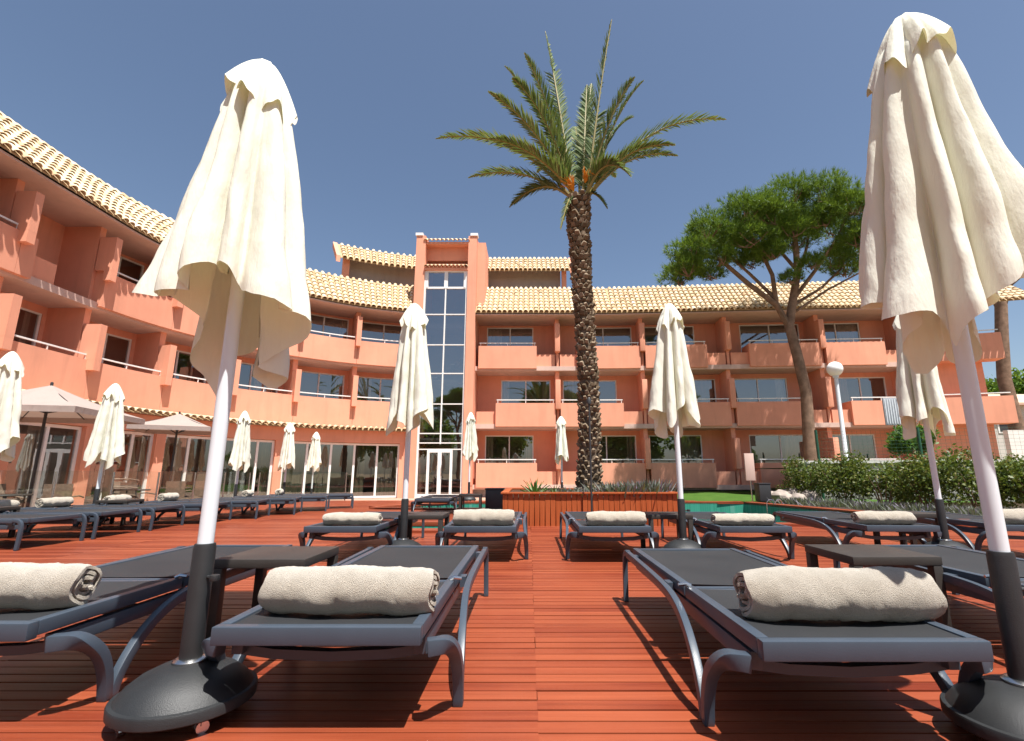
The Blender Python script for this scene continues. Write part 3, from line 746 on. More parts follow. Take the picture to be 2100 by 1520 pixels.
for (dx,dy,dz,a) in ((-.28,-.22,.12,.3),(.18,-.24,.30,2.)):      # orange fruit stalks
    d_ = MB(); rg = random.Random(int(a*10))
    for k in range(46):
        b_ = Vector((dx*.5,dy*.7,dz-.05)); e_ = Vector((dx,dy,dz))+Vector((rg.uniform(-.16,.14),rg.uniform(-.14,.06),rg.uniform(-.02,.24)))
        d_.tube([PT-PB+b_,PT-PB+(b_+e_)/2+Vector((0,0,.06)),PT-PB+e_],[.009,.008,.006],4)
    d_.build('fruit_stalk', M['date'], palm)
# hanging dry frond bits
for s_,q in (((.62,8.9,5.5),.35),((1.55,8.9,5.95),.3)): frond(s_, q, 77, .2, 30)
# ---- leaf clouds
def leaves(name, pts, size, mat, seed=1, asp=.5, nrm=None, upb=.3):
    rg = np.random.default_rng(seed); n = len(pts); pts = np.asarray(pts)
    a = rg.normal(size=(n,3)); a[:,2] = np.abs(a[:,2])*.6+upb*rg.random(n); a /= np.linalg.norm(a,axis=1)[:,None]
    b = rg.normal(size=(n,3)); b -= a*(a*b).sum(1)[:,None]; b /= np.linalg.norm(b,axis=1)[:,None]
    s = size*(.6+.8*rg.random(n))[:,None]
    V = np.stack([pts, pts+a*s*.5+b*s*asp*.5, pts+a*s, pts+a*s*.5-b*s*asp*.5],1).reshape(-1,3)
    return npmesh(name, V, np.arange(4*n).reshape(n,4), mat)
def blob(n, c, r, seed, hollow=.55):
    rg = np.random.default_rng(seed); d = rg.normal(size=(n,3)); d /= np.linalg.norm(d,axis=1)[:,None]
    f = (hollow+(1-hollow)*rg.random(n)**.7)
    wob = 1+.18*np.sin(d[:,0]*5+seed)+.15*np.sin(d[:,1]*7+seed*2)+.12*np.sin(d[:,2]*9+seed)
    return np.array(c)+d*np.array(r)*(f*wob)[:,None]
# plants in the planter
def agave(label, loc, n, ln, seed):
    root = thing('agave', label, 'plant', loc); rg = random.Random(seed); m = MB()
    for i in range(n):
        a = i*2.4+rg.uniform(-.2,.2); el = .35+1.0*(i/n); l = ln*rg.uniform(.8,1.1); d = Vector((math.cos(a)*math.cos(el),math.sin(a)*math.cos(el),math.sin(el))); sd = Vector((-math.sin(a),math.cos(a),0))
        rows=[]
        for k in range(6):
            t=k/5; w_=.035*ln/.4*(1-t)**.6*(.5+min(1,t*4)*.5); p=d*l*t+Vector((0,0,-.10*l*t*t)); rows.append([p-sd*w_+Vector((0,0,.01)),p-Vector((0,0,.006)),p+sd*w_+Vector((0,0,.01))])
        m.grid(rows)
    m.build('rosette', M['agave'], root, smooth=True); return root
agave('spiky green agave at the left end of the timber planter', (.10,8.75,.44), 26, .34, 3)
agave('small spiky agave left of the palm trunk in the planter', (.42,8.62,.44), 18, .22, 5)
def tufts(name, label, loc, n, h, spread, mat, seed, cat='plant'):
    root = thing(name, label, cat, loc); rg = np.random.default_rng(seed); 
    base = np.zeros((n,3)); base[:,:2] = rg.normal(size=(n,2))*np.array(spread); a = rg.normal(size=(n,3))*.35; a[:,2]=1; a/=np.linalg.norm(a,axis=1)[:,None]
    a[:,:2] += base[:,:2]/max(spread)*.25; l = h*(.5+.7*rg.random(n))[:,None]; sd = rg.normal(size=(n,3)); sd -= a*(sd*a).sum(1)[:,None]; sd/=np.linalg.norm(sd,axis=1)[:,None]; sd*=.012
    V = np.stack([base-sd,base+sd,base+a*l*.6+sd*1.2,base+a*l,base+a*l*.6-sd*1.2],1).reshape(-1,3)
    put('foliage', npmesh('foliage', V, np.arange(5*n).reshape(n,5), mat), root); return root
tufts('lavender_plant','grey green lavender clump right of the palm trunk in the planter',(1.55,8.62,.44),420,.24,(.20,.12),M['lavender'],4)
tufts('lavender_plant','purple tinged lavender near the right end of the timber planter',(2.02,8.66,.44),420,.27,(.16,.12),M['lavender'],5)
tufts('lavender_plant','low silvery lavender in front of the palm trunk in the planter',(.82,8.60,.44),360,.16,(.22,.10),M['lavender'],6)
tufts('grass_tuft','low green ground cover at the foot of the palm trunk',(1.2,8.70,.44),420,.13,(.34,.10),M['hedge'],8)
# ------------------------------------------------------------------ sun loungers (origin: middle of the head end, bed runs along +y)
LW, LL, LZ = .345, 1.90, .335
def spline(pts, n=4):
    P_ = [Vector(p) for p in pts]; out = []
    for i in range(len(P_)-1):
        p0, p1, p2, p3 = P_[max(i-1,0)], P_[i], P_[i+1], P_[min(i+2,len(P_)-1)]
        for k in range(n):
            t = k/n; out.append(.5*((2*p1)+(p2-p0)*t+(2*p0-5*p1+4*p2-p3)*t*t+(3*p1-p0-3*p2+p3)*t**3))
    return out+[P_[-1]]
def make_lounger():
    root = thing('sun_lounger', 'x', 'sun lounger', group='anthracite sun loungers on the deck')
    f = MB()   # back section frame
    f.box((-LW,0,LZ-.058),(LW,.042,LZ)); f.box((-LW,.0425,LZ-.05),(-LW+.04,.76,LZ)); f.box((LW-.04,.0425,LZ-.05),(LW,.76,LZ)); f.box((-LW+.0405,.72,LZ-.05),(LW-.0405,.76,LZ-.012))
    f.build('back_frame', M['alu'], root, bevel=.006)
    f = MB(); f.box((-LW,.775,LZ-.05),(-LW+.04,LL,LZ)); f.box((LW-.04,.775,LZ-.05),(LW,LL,LZ)); f.box((-LW+.0405,LL-.042,LZ-.052),(LW-.0405,LL,LZ-.002)); f.box((-LW+.0405,.78,LZ-.05),(LW-.0405,.815,LZ-.014))
    f.build('seat_frame', M['alu'], root, bevel=.006)
    f = MB()
    for s in (-1,1): f.box((min(s*(LW-.048),s*(LW-.008)),.12,LZ-.122),(max(s*(LW-.048),s*(LW-.008)),1.86,LZ-.066))
    for y in (.55,1.2): f.box((-LW+.0485,y,LZ-.115),(LW-.0485,y+.035,LZ-.075))
    f.build('base_frame', M['alu'], root, bevel=.005)
    for y0, y1, nm in ((.043,.719,'back_sling'),(.816,LL-.043,'seat_sling')):
        m = MB(); rows = []
        for j in range(9):
            y = y0+(y1-y0)*j/8
            rows.append([(-LW+.036+(2*LW-.072)*i/10, y, LZ-.006-.016*math.sin(math.pi*i/10)*math.sin(math.pi*(.12+.76*j/8))) for i in range(11)])
        m.grid(rows); m.build(nm, M['sling'], root, smooth=True)
    for s in (-1,1):
        a = MB(); pr = [(.44,.285,.0),(.437,.315,.075),(.430,.40,.165),(.420,.52,.232),(.408,.68,.274),(.400,.90,.295),(.397,1.35,.304),(.397,1.80,.308)]
        q_ = spline([(s*x,y,z) for x,y,z in pr]); a.bar(q_, .015, .021); a.build('side_arm', M['alu'], root, bevel=.005, ang=50)
        a = MB(); a.bar(spline([(s*.397,1.795,.316),(s*.397,1.85,.311),(s*.398,1.885,.285),(s*.40,1.90,.22),(s*.402,1.90,.10),(s*.404,1.895,.0)]), .0155, .018); a.build('rear_leg', M['alu'], root, bevel=.005)
        a = MB(); a.bar(spline([(s*.352,.085,.248),(s*.385,.095,.250),(s*.412,.125,.244),(s*.428,.17,.215),(s*.436,.215,.165),(s*.440,.245,.09),(s*.441,.258,.0)],3), [.024-.007*i/18 for i in range(19)], [.027-.009*i/18 for i in range(19)], side=(0,1,0)); a.build('front_leg', M['alu'], root, bevel=.005, ang=50)
        a = MB(); a.tube([(s*(LW-.02),.735,LZ+.004),(s*(LW+.0),.735,LZ+.012),(s*(LW+.035),.735,LZ+.008)],[.009,.009,.007],8); a.build('hinge_handle', M['chrome'], root, smooth=True)
        for y_ in (.93,1.70):
            a = MB(); a.box((min(s*.376,s*.346),y_,.262),(max(s*.376,s*.346),y_+.07,.312)); a.build('bracket', M['alu'], root)
    a = MB(); a.bar([(-.35,.17,.225),(-.2,.17,.205),(0,.17,.197),(.2,.17,.205),(.35,.17,.225)], .02, .016, side=(0,1,0)); a.build('crossbar', M['alu'], root)
    return root
LG = 'anthracite sun loungers on the deck'
lproto = make_lounger()
FRONT = [(-.70,1.76,0,'anthracite sun lounger in front left of the aisle, pool towel on its head end'),
         (1.047,1.62,0,'anthracite sun lounger in front right of the aisle with a big towel roll'),
         (-2.03,1.80,0,'anthracite sun lounger at the left edge, nearest the viewer, beyond the umbrella base'),
         (2.58,1.80,0,'anthracite sun lounger at the right edge beyond the nearest right umbrella'),
         (-1.80,4.90,0,'second row lounger, farthest left of the middle row, beside the side table'),
         (-.47,4.90,R(-1),'second row lounger just left of the deck aisle, below the planter'),
         (.82,4.90,0,'second row lounger just right of the deck aisle, below the planter'),
         (2.16,4.90,0,'second row lounger right of the middle umbrella, in front of the pool'),
         (3.62,4.98,R(-2),'second row lounger by the pool corner, second from the right edge'),
         (4.98,5.0,R(-3),'second row lounger at the right edge, in front of the hedge')]
for i,(x,y,rz,lb) in enumerate(FRONT):
    o = lproto if i == 0 else dup(lproto, lb, (x,y,0), rz, LG)
    o['label'] = lb; o.location = (x,y,0); o.rotation_euler = (0,0,rz)
ordn = ['nearest','second','third','fourth','fifth','sixth','seventh','farthest']
side_pos = []
for i in range(8):
    y = 6.10+i*.95; xf = -5.62+max(0,i-2)*.24; rz = R(-90)+R(3*i)
    # foot end at (xf, y): the bed runs from the head outwards to the foot
    d = Vector((-math.sin(rz), math.cos(rz))); hd = Vector((xf,y))-d*LL
    lb = 'side-on lounger in the left row along the pool deck, %s of its row' % ordn[i]
    dup(lproto, lb, (hd.x,hd.y,0), rz, LG); side_pos.append((hd,d,rz))
dup(lproto, 'small distant lounger on the deck beyond the water channel, left of the grey box', (-1.95,10.2,0), 0, LG)
# ------------------------------------------------------------------ rolled towels
def make_towel(seed):
    rg = random.Random(seed); turns = 3.3; n = 130; cross = []
    for i in range(n+1):
        t = i/n; a = 2*math.pi*(turns*t-turns)-R(75); r = .012+.064*t
        cross.append((r*math.cos(a), r*math.sin(a)))
    th = .0125; m = MB(); seg = 60; Lh = .31; rows_o, rows_i = [], []
    for k in range(seg+1):
        x = -Lh+2*Lh*k/seg; e = min(1, min(k, seg-k)/9); bulge = .80+.20*math.sin(e*math.pi/2)**.8
        ro, ri = [], []
        for i,(a,b) in enumerate(cross):
            r = math.hypot(a,b) or 1e-6; u = (a/r,b/r); t = i/n
            w_ = 1+.035*math.sin(x*19+i*.12+seed)+.02*math.sin(x*41+i*.3)
            off = (1-t)*.012*math.sin(seed+t*9)*(1 if k in (0,seg) else .5)
            for lst, q in ((ro, r+th*.5),(ri, r-th*.5)):
                yy, zz = u[0]*q*w_*bulge*1.22, u[1]*q*w_*bulge*1.12
                zz = max(zz, -.0760+.004*math.sin(x*30+i*.4))
                lst.append((x+off+.006*math.sin(i*.5+seed), yy, zz+.076))
        rows_o.append(ro); rows_i.append(ri)
    m.grid(rows_o); m.grid(rows_i)
    for k in (0,seg): m.grid([rows_o[k],rows_i[k]])
    m.grid([[r[-1] for r in rows_o],[r[-1] for r in rows_i]])
    me = m.mesh('rolled_towel', M['towel'], smooth=True)
    for v in me.vertices:
        c = v.co; q = noise.noise((c.x*60,c.y*60,c.z*60+seed))*.0030+noise.noise((c.x*140,c.y*140,c.z*140))*.0016+noise.noise((c.x*13,c.y*13,c.z*13))*.004
        rr = Vector((0,c.y,c.z-.076)); 
        if rr.length > .02: v.co = c+rr.normalized()*q
    me.set_sharp_from_angle(angle=R(80))
    return me
tme = [make_towel(1), make_towel(4)]
TG = 'beige rolled towels on the loungers'
def towel(k, x, y, rz, lb, s=1.0, z=LZ-.006, h=1.0):
    o = put('rolled_towel', tme[k], None, (x,y,z), rz); o.scale = (s,s*(1+(1-h)*.6),s*h); return tag(o, lb, 'towel', TG)
towel(0, -.665,1.98,R(-1.5),'beige rolled towel on the front lounger left of the aisle',1.0)
towel(1, 1.10,1.90,R(-2),'large beige rolled towel on the front lounger right of the aisle',1.06)
towel(0, -2.04,2.04,R(4),'rolled towel with open spiral end on the lounger at the left edge')
towel(1, -1.77,5.16,R(-2),'rolled towel on the farthest left lounger of the middle row',.90,h=.82)
towel(0, -.45,5.12,R(2),'rolled towel on the middle row lounger just left of the aisle',.96)
towel(1, .86,5.10,0,'rolled towel on the middle row lounger just right of the aisle',.93,h=.9)
towel(0, 2.13,5.14,R(-1),'slim rolled towel on the lounger right of the middle umbrella',.93,h=.74)
towel(1, 3.60,5.22,R(-3),'rolled towel on the lounger by the pool corner at right',.90,h=.88)
towel(0, 5.02,5.24,R(-2),'rolled towel at the right picture edge in front of the hedge',.93)
for i in range(8):
    hd,d,rz = side_pos[i]
    if i in (0,): continue
    p = hd+d*.24; towel(i%2, p.x, p.y, rz, 'rolled towel on the %s lounger of the side-on left row' % ordn[i], .9)
# ------------------------------------------------------------------ low side tables
def make_table():
    root = thing('side_table','x','side table',group='dark side tables between the loungers')
    W2, h = .235, .40
    t = MB(); t.box((-W2,-W2,h-.045),(W2,W2,h)); t.build('table_top', M['tabletop'], root, bevel=.006)
    lg = MB(); lg.box((-.024,-.024,0),(.024,.024,h-.0455)); lme = lg.mesh('leg', M['tabletop'], bevel=.004)
    for a in (-1,1):
        for b in (-1,1): put('leg', lme, root, (a*(W2-.026),b*(W2-.026),0))
    return root
tproto = make_table(); TBG = 'dark side tables between the loungers'
TABS = [(-1.38,2.90,0,'dark low table behind the near left umbrella pole'),(1.94,2.98,0,'dark low table between the two right front loungers'),
        (-1.14,5.62,0,'dark side table around the umbrella pole left of the aisle, second row'),(1.50,5.66,0,'dark side table at the umbrella pole right of the aisle'),
        (4.25,5.8,0,'dark side table near the hedge between the right loungers'),
        (-7.05,6.62,R(4),'dark side table at the head of the left row, nearest'),(-6.85,8.55,R(8),'dark side table between loungers of the left row, under the second umbrella'),
        (-1.25,10.9,R(3),'small dark table on the deck beside the grey box')]
for i,(x,y,rz,lb) in enumerate(TABS):
    o = tproto if i == 0 else dup(tproto, lb, (x,y,0), rz, TBG)
    o['label'] = lb; o.location = (x,y,0); o.rotation_euler=(0,0,rz)
# ------------------------------------------------------------------ closed parasols
def canopy_mesh(name, hemz, hemr, seed, nf=9, ztop=2.62, NA=180, NV=44):
    """hemz / hemr: eight values round the compass, first towards -y (the viewer), then anticlockwise seen from below"""
    rg = random.Random(seed); ph = rg.uniform(0,6); rows = []
    def per(tab, a, lin=0):
        q = (a/(2*math.pi)*8) % 8; i = int(q); f = q-i; f = f if lin else f*f*(3-2*f); return tab[i]*(1-f)+tab[(i+1)%8]*f
    for j in range(NV+1):
        v = j/NV; row = []
        for i in range(NA):
            a = 2*math.pi*i/NA; hz, hr = per(hemz,a,1), per(hemr,a)
            z = ztop+(hz-ztop)*v
            r = .03+.09*min(1,v/.12)+(hr*.94-.12)*max(0,(v-.12)/.88)**.92
            pa = nf*a/2+ph+.55*math.sin(2*a+ph)+.35*math.sin(3*a+2*ph)+.25*v*math.sin(3*a)
            ridge = (.5+.5*math.cos(2*pa))**.85
            amp = (.22+.36*min(1,v*1.4))*(.8+.3*math.sin(3*a+ph))
            r *= 1-amp*(1-ridge)
            tw = .08*math.sin(5*a+ph*2)*v+.10*math.sin(2*pa)*v
            r += .018*noise.noise((math.cos(a)*2.2,math.sin(a)*2.2,z*2.6+seed))*v*2+.012*noise.noise((math.cos(a)*6,math.sin(a)*6,z*7+seed))*v
            z += (.05*noise.noise((math.cos(a)*3,math.sin(a)*3,seed*1.7))-.05*(1-2*abs(((nf*a/(2*math.pi)+ph)%1)-.5)))*v**3
            r += .010*noise.noise((a*9,z*3.2,seed*2.3))*v+.006*noise.noise((a*20,z*9,seed))*v
            r = max(r, .05 if v > .15 else .036)
            aa = a+tw-math.pi/2; row.append((r*math.cos(aa), r*math.sin(aa), z))
        rows.append(row)
    m = MB(); m.grid(rows, True); me = m.mesh(name, M['canvas'], smooth=True); me.set_sharp_from_angle(angle=R(180)); return me
def cap_mesh(seed, ztop=2.68, NA=120, NV=14):
    rows = []; rg = random.Random(seed); ph = rg.uniform(0,6)
    for j in range(NV+1):
        v = j/NV; row = []
        for i in range(NA):
            a = 2*math.pi*i/NA; hz = 2.40+.05*math.sin(2*a+ph)+.022*math.sin(5*a+ph*2)+.03*math.cos(8*a+2*ph)+.012*math.sin(19*a)
            z = ztop+(hz-ztop)*v; r = .012+.146*v**.66
            r *= 1-.38*v*(1-abs(math.cos(4*a+ph+.5*math.sin(3*a)))**.7)
            row.append((r*math.cos(a), r*math.sin(a), z))
        rows.append(row)
    m = MB(); m.grid(rows, True); me = m.mesh('cap', M['canvas'], smooth=True); me.set_sharp_from_angle(angle=R(180)); return me
#            F    FR   R    BR   B    BL   L    FL
can_A = canopy_mesh('canopy', [1.66,1.52,1.47,1.20,1.46,1.16,1.56,1.52], [.18,.30,.34,.24,.24,.25,.37,.30], 3, 10)
can_B = canopy_mesh('canopy', [1.42,1.52,1.60,1.30,1.22,1.48,1.45,1.26], [.25,.33,.37,.28,.22,.30,.33,.28], 11, 10)
can_C = canopy_mesh('canopy', [1.60,1.30,1.50,1.22,1.52,1.24,1.52,1.34], [.18,.27,.30,.24,.26,.22,.32,.28], 5, 9)
can_D = canopy_mesh('canopy', [1.50,1.24,1.55,1.20,1.50,1.34,1.50,1.20], [.18,.24,.31,.24,.26,.22,.29,.25], 8, 10)
cap_A, cap_B = cap_mesh(2), cap_mesh(6)
def make_parasol(label, loc, rz, can, cap, drop=0., lean=(0,0), big=1.0):
    root = thing('closed_umbrella', label, 'umbrella', loc, rz, 'closed cream umbrellas')
    root.rotation_euler = (lean[0],lean[1],rz)
    p = MB(); p.lathe([(0,.50),(.027,.50),(.027,2.60-drop),(0,2.62-drop)],20); p.build('pole', M['pole'], root, smooth=True)
    p = MB(); p.lathe([(0,.14),(.037,.14),(.037,.56),(.034,.575),(.0275,.576)],20); p.build('stand_tube', M['blackplast'], root, smooth=True)
    p = MB(); prof = [(0,.180),(.05,.178),(.10,.166),(.15,.143),(.185,.116),(.204,.092),(.207,.088),(.219,.086),(.222,.080),(.221,.052),(.213,.046),(.16,.044),(0,.044)]; p.lathe(prof,40); p.build('base', M['blackplast'], root, smooth=True)
    p = MB(); p.lathe([(.036,.176),(.054,.176),(.056,.184),(.046,.191),(.036,.192)],24); p.build('collar', M['chrome'], root, smooth=True)
    p = MB(); p.tube([(.03,-.012,.46),(.058,-.024,.46)],[.007,.007],8); p.lathe([(0,-.010),(.016,-.010),(.018,0),(.016,.010),(0,.010)],12,(.066,-.027,.46)); p.build('knob', M['blackplast'], root, smooth=True)
    wm = MB(); wm.tube([(-.010,0,.020),(.010,0,.020)],.020,12); wm.box((-.016,-.006,.024),(-.0125,.006,.07)); wm.box((.0125,-.006,.024),(.016,.006,.07)); wme = wm.mesh('caster', M['chrome'])
    for k in range(4):
        a = R(50+90*k); put('caster', wme, root, (.175*math.cos(a),.175*math.sin(a),0), a)
    for nm, me_ in (('canopy',can),('cap',cap)):
        o = put(nm, me_, root, (0,0,-drop)); o.scale = (big,big,1)
    return root
make_parasol('largest cream umbrella closed at left, standing between the two left front loungers', (-1.205,1.93,0), 0, can_A, cap_A)
make_parasol('largest cream umbrella closed at right, cut by the top of the picture', (1.575,1.74,0), R(0), can_B, cap_B, -.04)
make_parasol('cream closed umbrella left of the aisle in the second row, before the glass tower', (-1.27,5.22,0), R(140), can_C, cap_A, 0)
make_parasol('cream closed umbrella right of the aisle in the second row, before the palm', (1.555,5.22,0), R(20), can_C, cap_B, 0)
make_parasol('cream closed umbrella half hidden behind the nearest right umbrella', (4.14,5.15,0), R(75), can_D, cap_A, .02)
make_parasol('cream closed umbrella at the left picture edge beside the open beige one', (-7.05,6.55,0), R(10), can_D, cap_B, .22)
make_parasol('cream closed umbrella between the two open beige ones at left', (-7.27,8.55,0), R(200), can_C, cap_A, .30)
make_parasol('cream closed umbrella on the terrace, first right of the near left pole', (-7.05,12.2,0), R(60), can_D, cap_A, .33)
make_parasol('cream closed umbrella on the terrace, middle of the three far left ones', (-7.3,15.1,0), R(140), can_C, cap_B, .33)
make_parasol('smallest cream closed umbrella before the glass front at left', (-8.1,18.9,-.30), R(0), can_D, cap_A, 0)
make_parasol('cream closed umbrella in front of the tower entrance, beyond the pool', (-1.80,15.2,0), R(30), can_D, cap_B, 0)
make_parasol('pale closed umbrella partly hidden behind the palm trunk', (1.0,15.4,0), R(80), can_C, cap_B, .10)
# ------------------------------------------------------------------ open beige parasols
def open_parasol(label, loc, rz, w_, rim, top):
    root = thing('open_umbrella', label, 'umbrella', loc, rz, 'open beige umbrellas on the restaurant terrace')
    m = MB(); rows = []; n = 12
    for j in range(n+1):
        v = j/n; row = []
        for i in range(64):
            a = 2*math.pi*i/64; sq = 1/max(abs(math.cos(a)),abs(math.sin(a))); r = v*w_*min(sq,1.414)
            row.append((r*math.cos(a), r*math.sin(a), rim+(top-rim)*(1-v)-.05*math.sin(v*math.pi)*abs(math.sin(2*a))+.0))
        rows.append(row)
    rows.append([(x,y,z-.13) for x,y,z in rows[-1]])
    m.grid(rows, True); m.build('canopy', M['beige'], root, smooth=True)
    m = MB(); m.lathe([(0,-.02),(.03,0),(.03,top+.06),(0,top+.08)],14); m.build('pole', M['darkmetal'], root, smooth=True)
    for k in range(8):
        a = R(45*k); r = w_*(1.38 if k%2 else .98); m = MB(); m.tube([(0,0,top-.06),(r*math.cos(a),r*math.sin(a),rim-.03)],.012,6); m.tube([(0,0,top-.65),(r*.5*math.cos(a),r*.5*math.sin(a),(top+rim)/2-.045)],.011,6); m.build('rib', M['darkmetal'], root)
    m = MB(); m.lathe([(0,0),(.3,0),(.3,.06),(.06,.08),(0,.08)],20); m.build('base', M['darkmetal'], root)
    return root
open_parasol('open beige umbrella at far left over the restaurant terrace', (-11.0,11.2,-.30), R(12), 1.35, 2.50, 3.12)
open_parasol('smaller open beige umbrella left of the near left umbrella pole', (-11.3,15.9,-.30), R(25), 1.05, 2.55, 3.02)
# ------------------------------------------------------------------ glass balustrade, restaurant tables and chairs
def balustrade(label, p0, p1, n):
    root = thing('glass_balustrade', label, 'balustrade', (*p0,0)); a, b = Vector((0,0)), Vector(p1)-Vector(p0); t = (b-a)/n; u = t.normalized()
    for i in range(n+1):
        q = t*i; m = MB(); m.tube([(q.x,q.y,-.30),(q.x,q.y,.86)],.02,8); m.build('post', M['chrome'], root, smooth=True)
    for i in range(n):
        q0, q1 = t*i+u*.05, t*(i+1)-u*.05; nn = Vector((-u.y,u.x))*.006; m = MB()
        m.add([(q.x+s*nn.x,q.y+s*nn.y,z) for q in (q0,q1) for s in (-1,1) for z in (-.18,.88)],[(0,4,5,1),(2,3,7,6),(1,5,7,3),(0,2,6,4),(0,1,3,2),(4,6,7,5)]); m.build('panel', M['clearglass'], root)
    return root
balustrade('frameless glass balustrade on steel posts along the left terrace edge', (-8.85,5.5), (-8.85,16.0), 8)
balustrade('glass balustrade across the terrace in front of the sliding glass doors', (-8.7,16.3), (-5.9,16.3), 2)
def make_chair():
    root = thing('terrace_chair','x','chair',group='wicker chairs on the restaurant terrace')
    m = MB(); m.box((-.24,-.24,.41),(.24,.24,.46)); m.build('seat', M['wicker'], root, bevel=.012)
    m = MB(); rows=[[(-.24+.48*i/8,.22+.05*j/5+.03*math.cos((i-4)/4*1.5),.46+.46*j/5) for i in range(9)] for j in range(6)]; m.grid(rows); m.build('backrest', M['wicker'], root, smooth=True)
    for a in (-1,1):
        m = MB(); m.tube([(a*.25,.24,.66),(a*.26,.0,.67),(a*.25,-.23,.63)],.016,6); m.build('armrest', M['wicker'], root)
        for b in (-1,1):
            m = MB(); m.tube([(a*.22,b*.21,.42),(a*.25,b*.25,0)],.014,6); m.build('leg', M['darkmetal'], root)
    return root
cproto = make_chair()
CH = [(-9.75,9.3,R(160),'wicker chair behind the glass balustrade, nearest to the left picture edge'),(-10.6,10.2,R(80),'wicker chair under the large open beige umbrella, facing the hotel'),(-9.7,10.6,R(200),'wicker chair just behind the glass, right of the umbrella pole'),
      (-9.55,12.4,R(170),'wicker chair behind the glass below the closed left umbrella'),(-10.7,13.2,R(60),'wicker chair set back on the terrace by the coral pier'),(-9.7,14.1,R(190),'wicker chair behind the glass, right of the chair stack'),
      (-9.8,15.4,R(200),'wicker chair under the smaller open umbrella, near the glass end')]
for i,(x,y,rz,lb) in enumerate(CH):
    o = cproto if i == 0 else dup(cproto, lb, (x,y,-.30), rz)
    o['label']=lb; o.location=(x,y,-.30); o.rotation_euler=(0,0,rz)
# dark armchairs stacked on each other
for k in range(3):
    o = dup(cproto, ['bottom','middle','top'][k]+' chair of the dark chair stack beside the closed left umbrella', (-9.3,11.55,-.30+.17*k), R(150), 'stacked dark chairs')
    for ch in o.children: 
        if ch.name.startswith(('seat','backrest','armrest')): pass
def round_table(label, loc):
    root = thing('terrace_table', label, 'table', loc, 0, 'round tables on the restaurant terrace')
    m = MB(); m.lathe([(0,.70),(.38,.70),(.40,.715),(.38,.73),(0,.73)],28); m.build('table_top', M['tabletop'], root)
    m = MB(); m.lathe([(0,.02),(.22,.02),(.22,.035),(.03,.06),(.03,.70),(0,.70)],20); m.build('pedestal', M['darkmetal'], root, smooth=True)
round_table('round terrace table under the large open beige umbrella', (-10.2,9.9,-.30)); round_table('round terrace table behind the glass below the left closed umbrella', (-10.1,12.9,-.30)); round_table('round terrace table under the smaller open umbrella', (-10.4,14.9,-.30))
# ------------------------------------------------------------------ small things
def bin_(label, loc, w_, h, name='litter_bin'):
    root = thing(name, label, 'bin', loc); m = MB(); m.box((-w_/2,-w_/2,.02),(w_/2,w_/2,h)); m.build('body', M['greypanel'] if name!='litter_bin' else M['darkmetal'], root, bevel=.015)
    m = MB(); m.box((-w_/2-.012,-w_/2-.012,h+.001),(w_/2+.012,w_/2+.012,h+.03)); m.build('lid', M['darkmetal'], root, bevel=.008)
bin_('dark square bin standing on the deck just left of the timber planter', (-.78,11.6,0), .40, .47)
bin_('dark square bin on the pool edge in front of the lawn', (6.95,15.1,0), .34, .52)
sh = thing('pool_shower', 'slim pale panel on a thin post beside the bin at the lawn', 'shower', (6.62,15.1,0))
m = MB(); m.tube([(0,0,0),(0,0,1.0)],.018,8); m.build('post', M['chrome'], sh, smooth=True)
m = MB(); m.box((-.14,-.03,.62),(.14,.03,1.42)); m.build('panel', M['soffit'], sh, bevel=.01)
lp = thing('garden_lamp', 'slim black garden lamp standing before the palm trunk', 'lamp', (.99,8.08,0))
m = MB(); m.tube([(0,0,0),(0,0,1.95)],.016,8); m.build('post', M['darkmetal'], lp, smooth=True)
m = MB(); m.lathe([(0,1.95),(.035,1.95),(.04,2.02),(.02,2.06),(0,2.06)],12); m.build('head', M['darkmetal'], lp, smooth=True)
m = MB(); m.lathe([(0,0),(.07,0),(.07,.015),(.02,.03),(0,.03)],14); m.build('foot', M['darkmetal'], lp)
hr = thing('pool_handrail','bent steel handrail at the right pool edge','handrail',(6.42,13.4,0))
for dx in (0,.22):
    m = MB(); m.tube([(dx,0,-.05),(dx,0,.10),(dx-.03,0,.15),(dx-.12,0,.15),(dx-.17,0,.08),(dx-.18,0,-.25)],.012,8); m.build('rail', M['chrome'], hr, smooth=True)
# street lamp with a globe
sl_ = thing('globe_lamp','white globe lamp on a pale post before the right wing','lamp',(12.03,19,1.05))
m = MB(); m.lathe([(0,0),(.11,0),(.11,.25),(.085,.3),(.07,3.45),(0,3.45)],16); m.build('post', M['pole'], sl_, smooth=True)
m = MB(); m.lathe([(0,3.451),(.1,3.451),(.12,3.52),(.05,3.54),(0,3.54)],16); m.build('collar', M['pole'], sl_, smooth=True)
m = MB(); m.lathe([(max(.0,.29*math.sin(math.pi*i/16)), 3.80-.29*math.cos(math.pi*i/16)) for i in range(17)],24); m.build('globe', M['globe'], sl_, smooth=True)
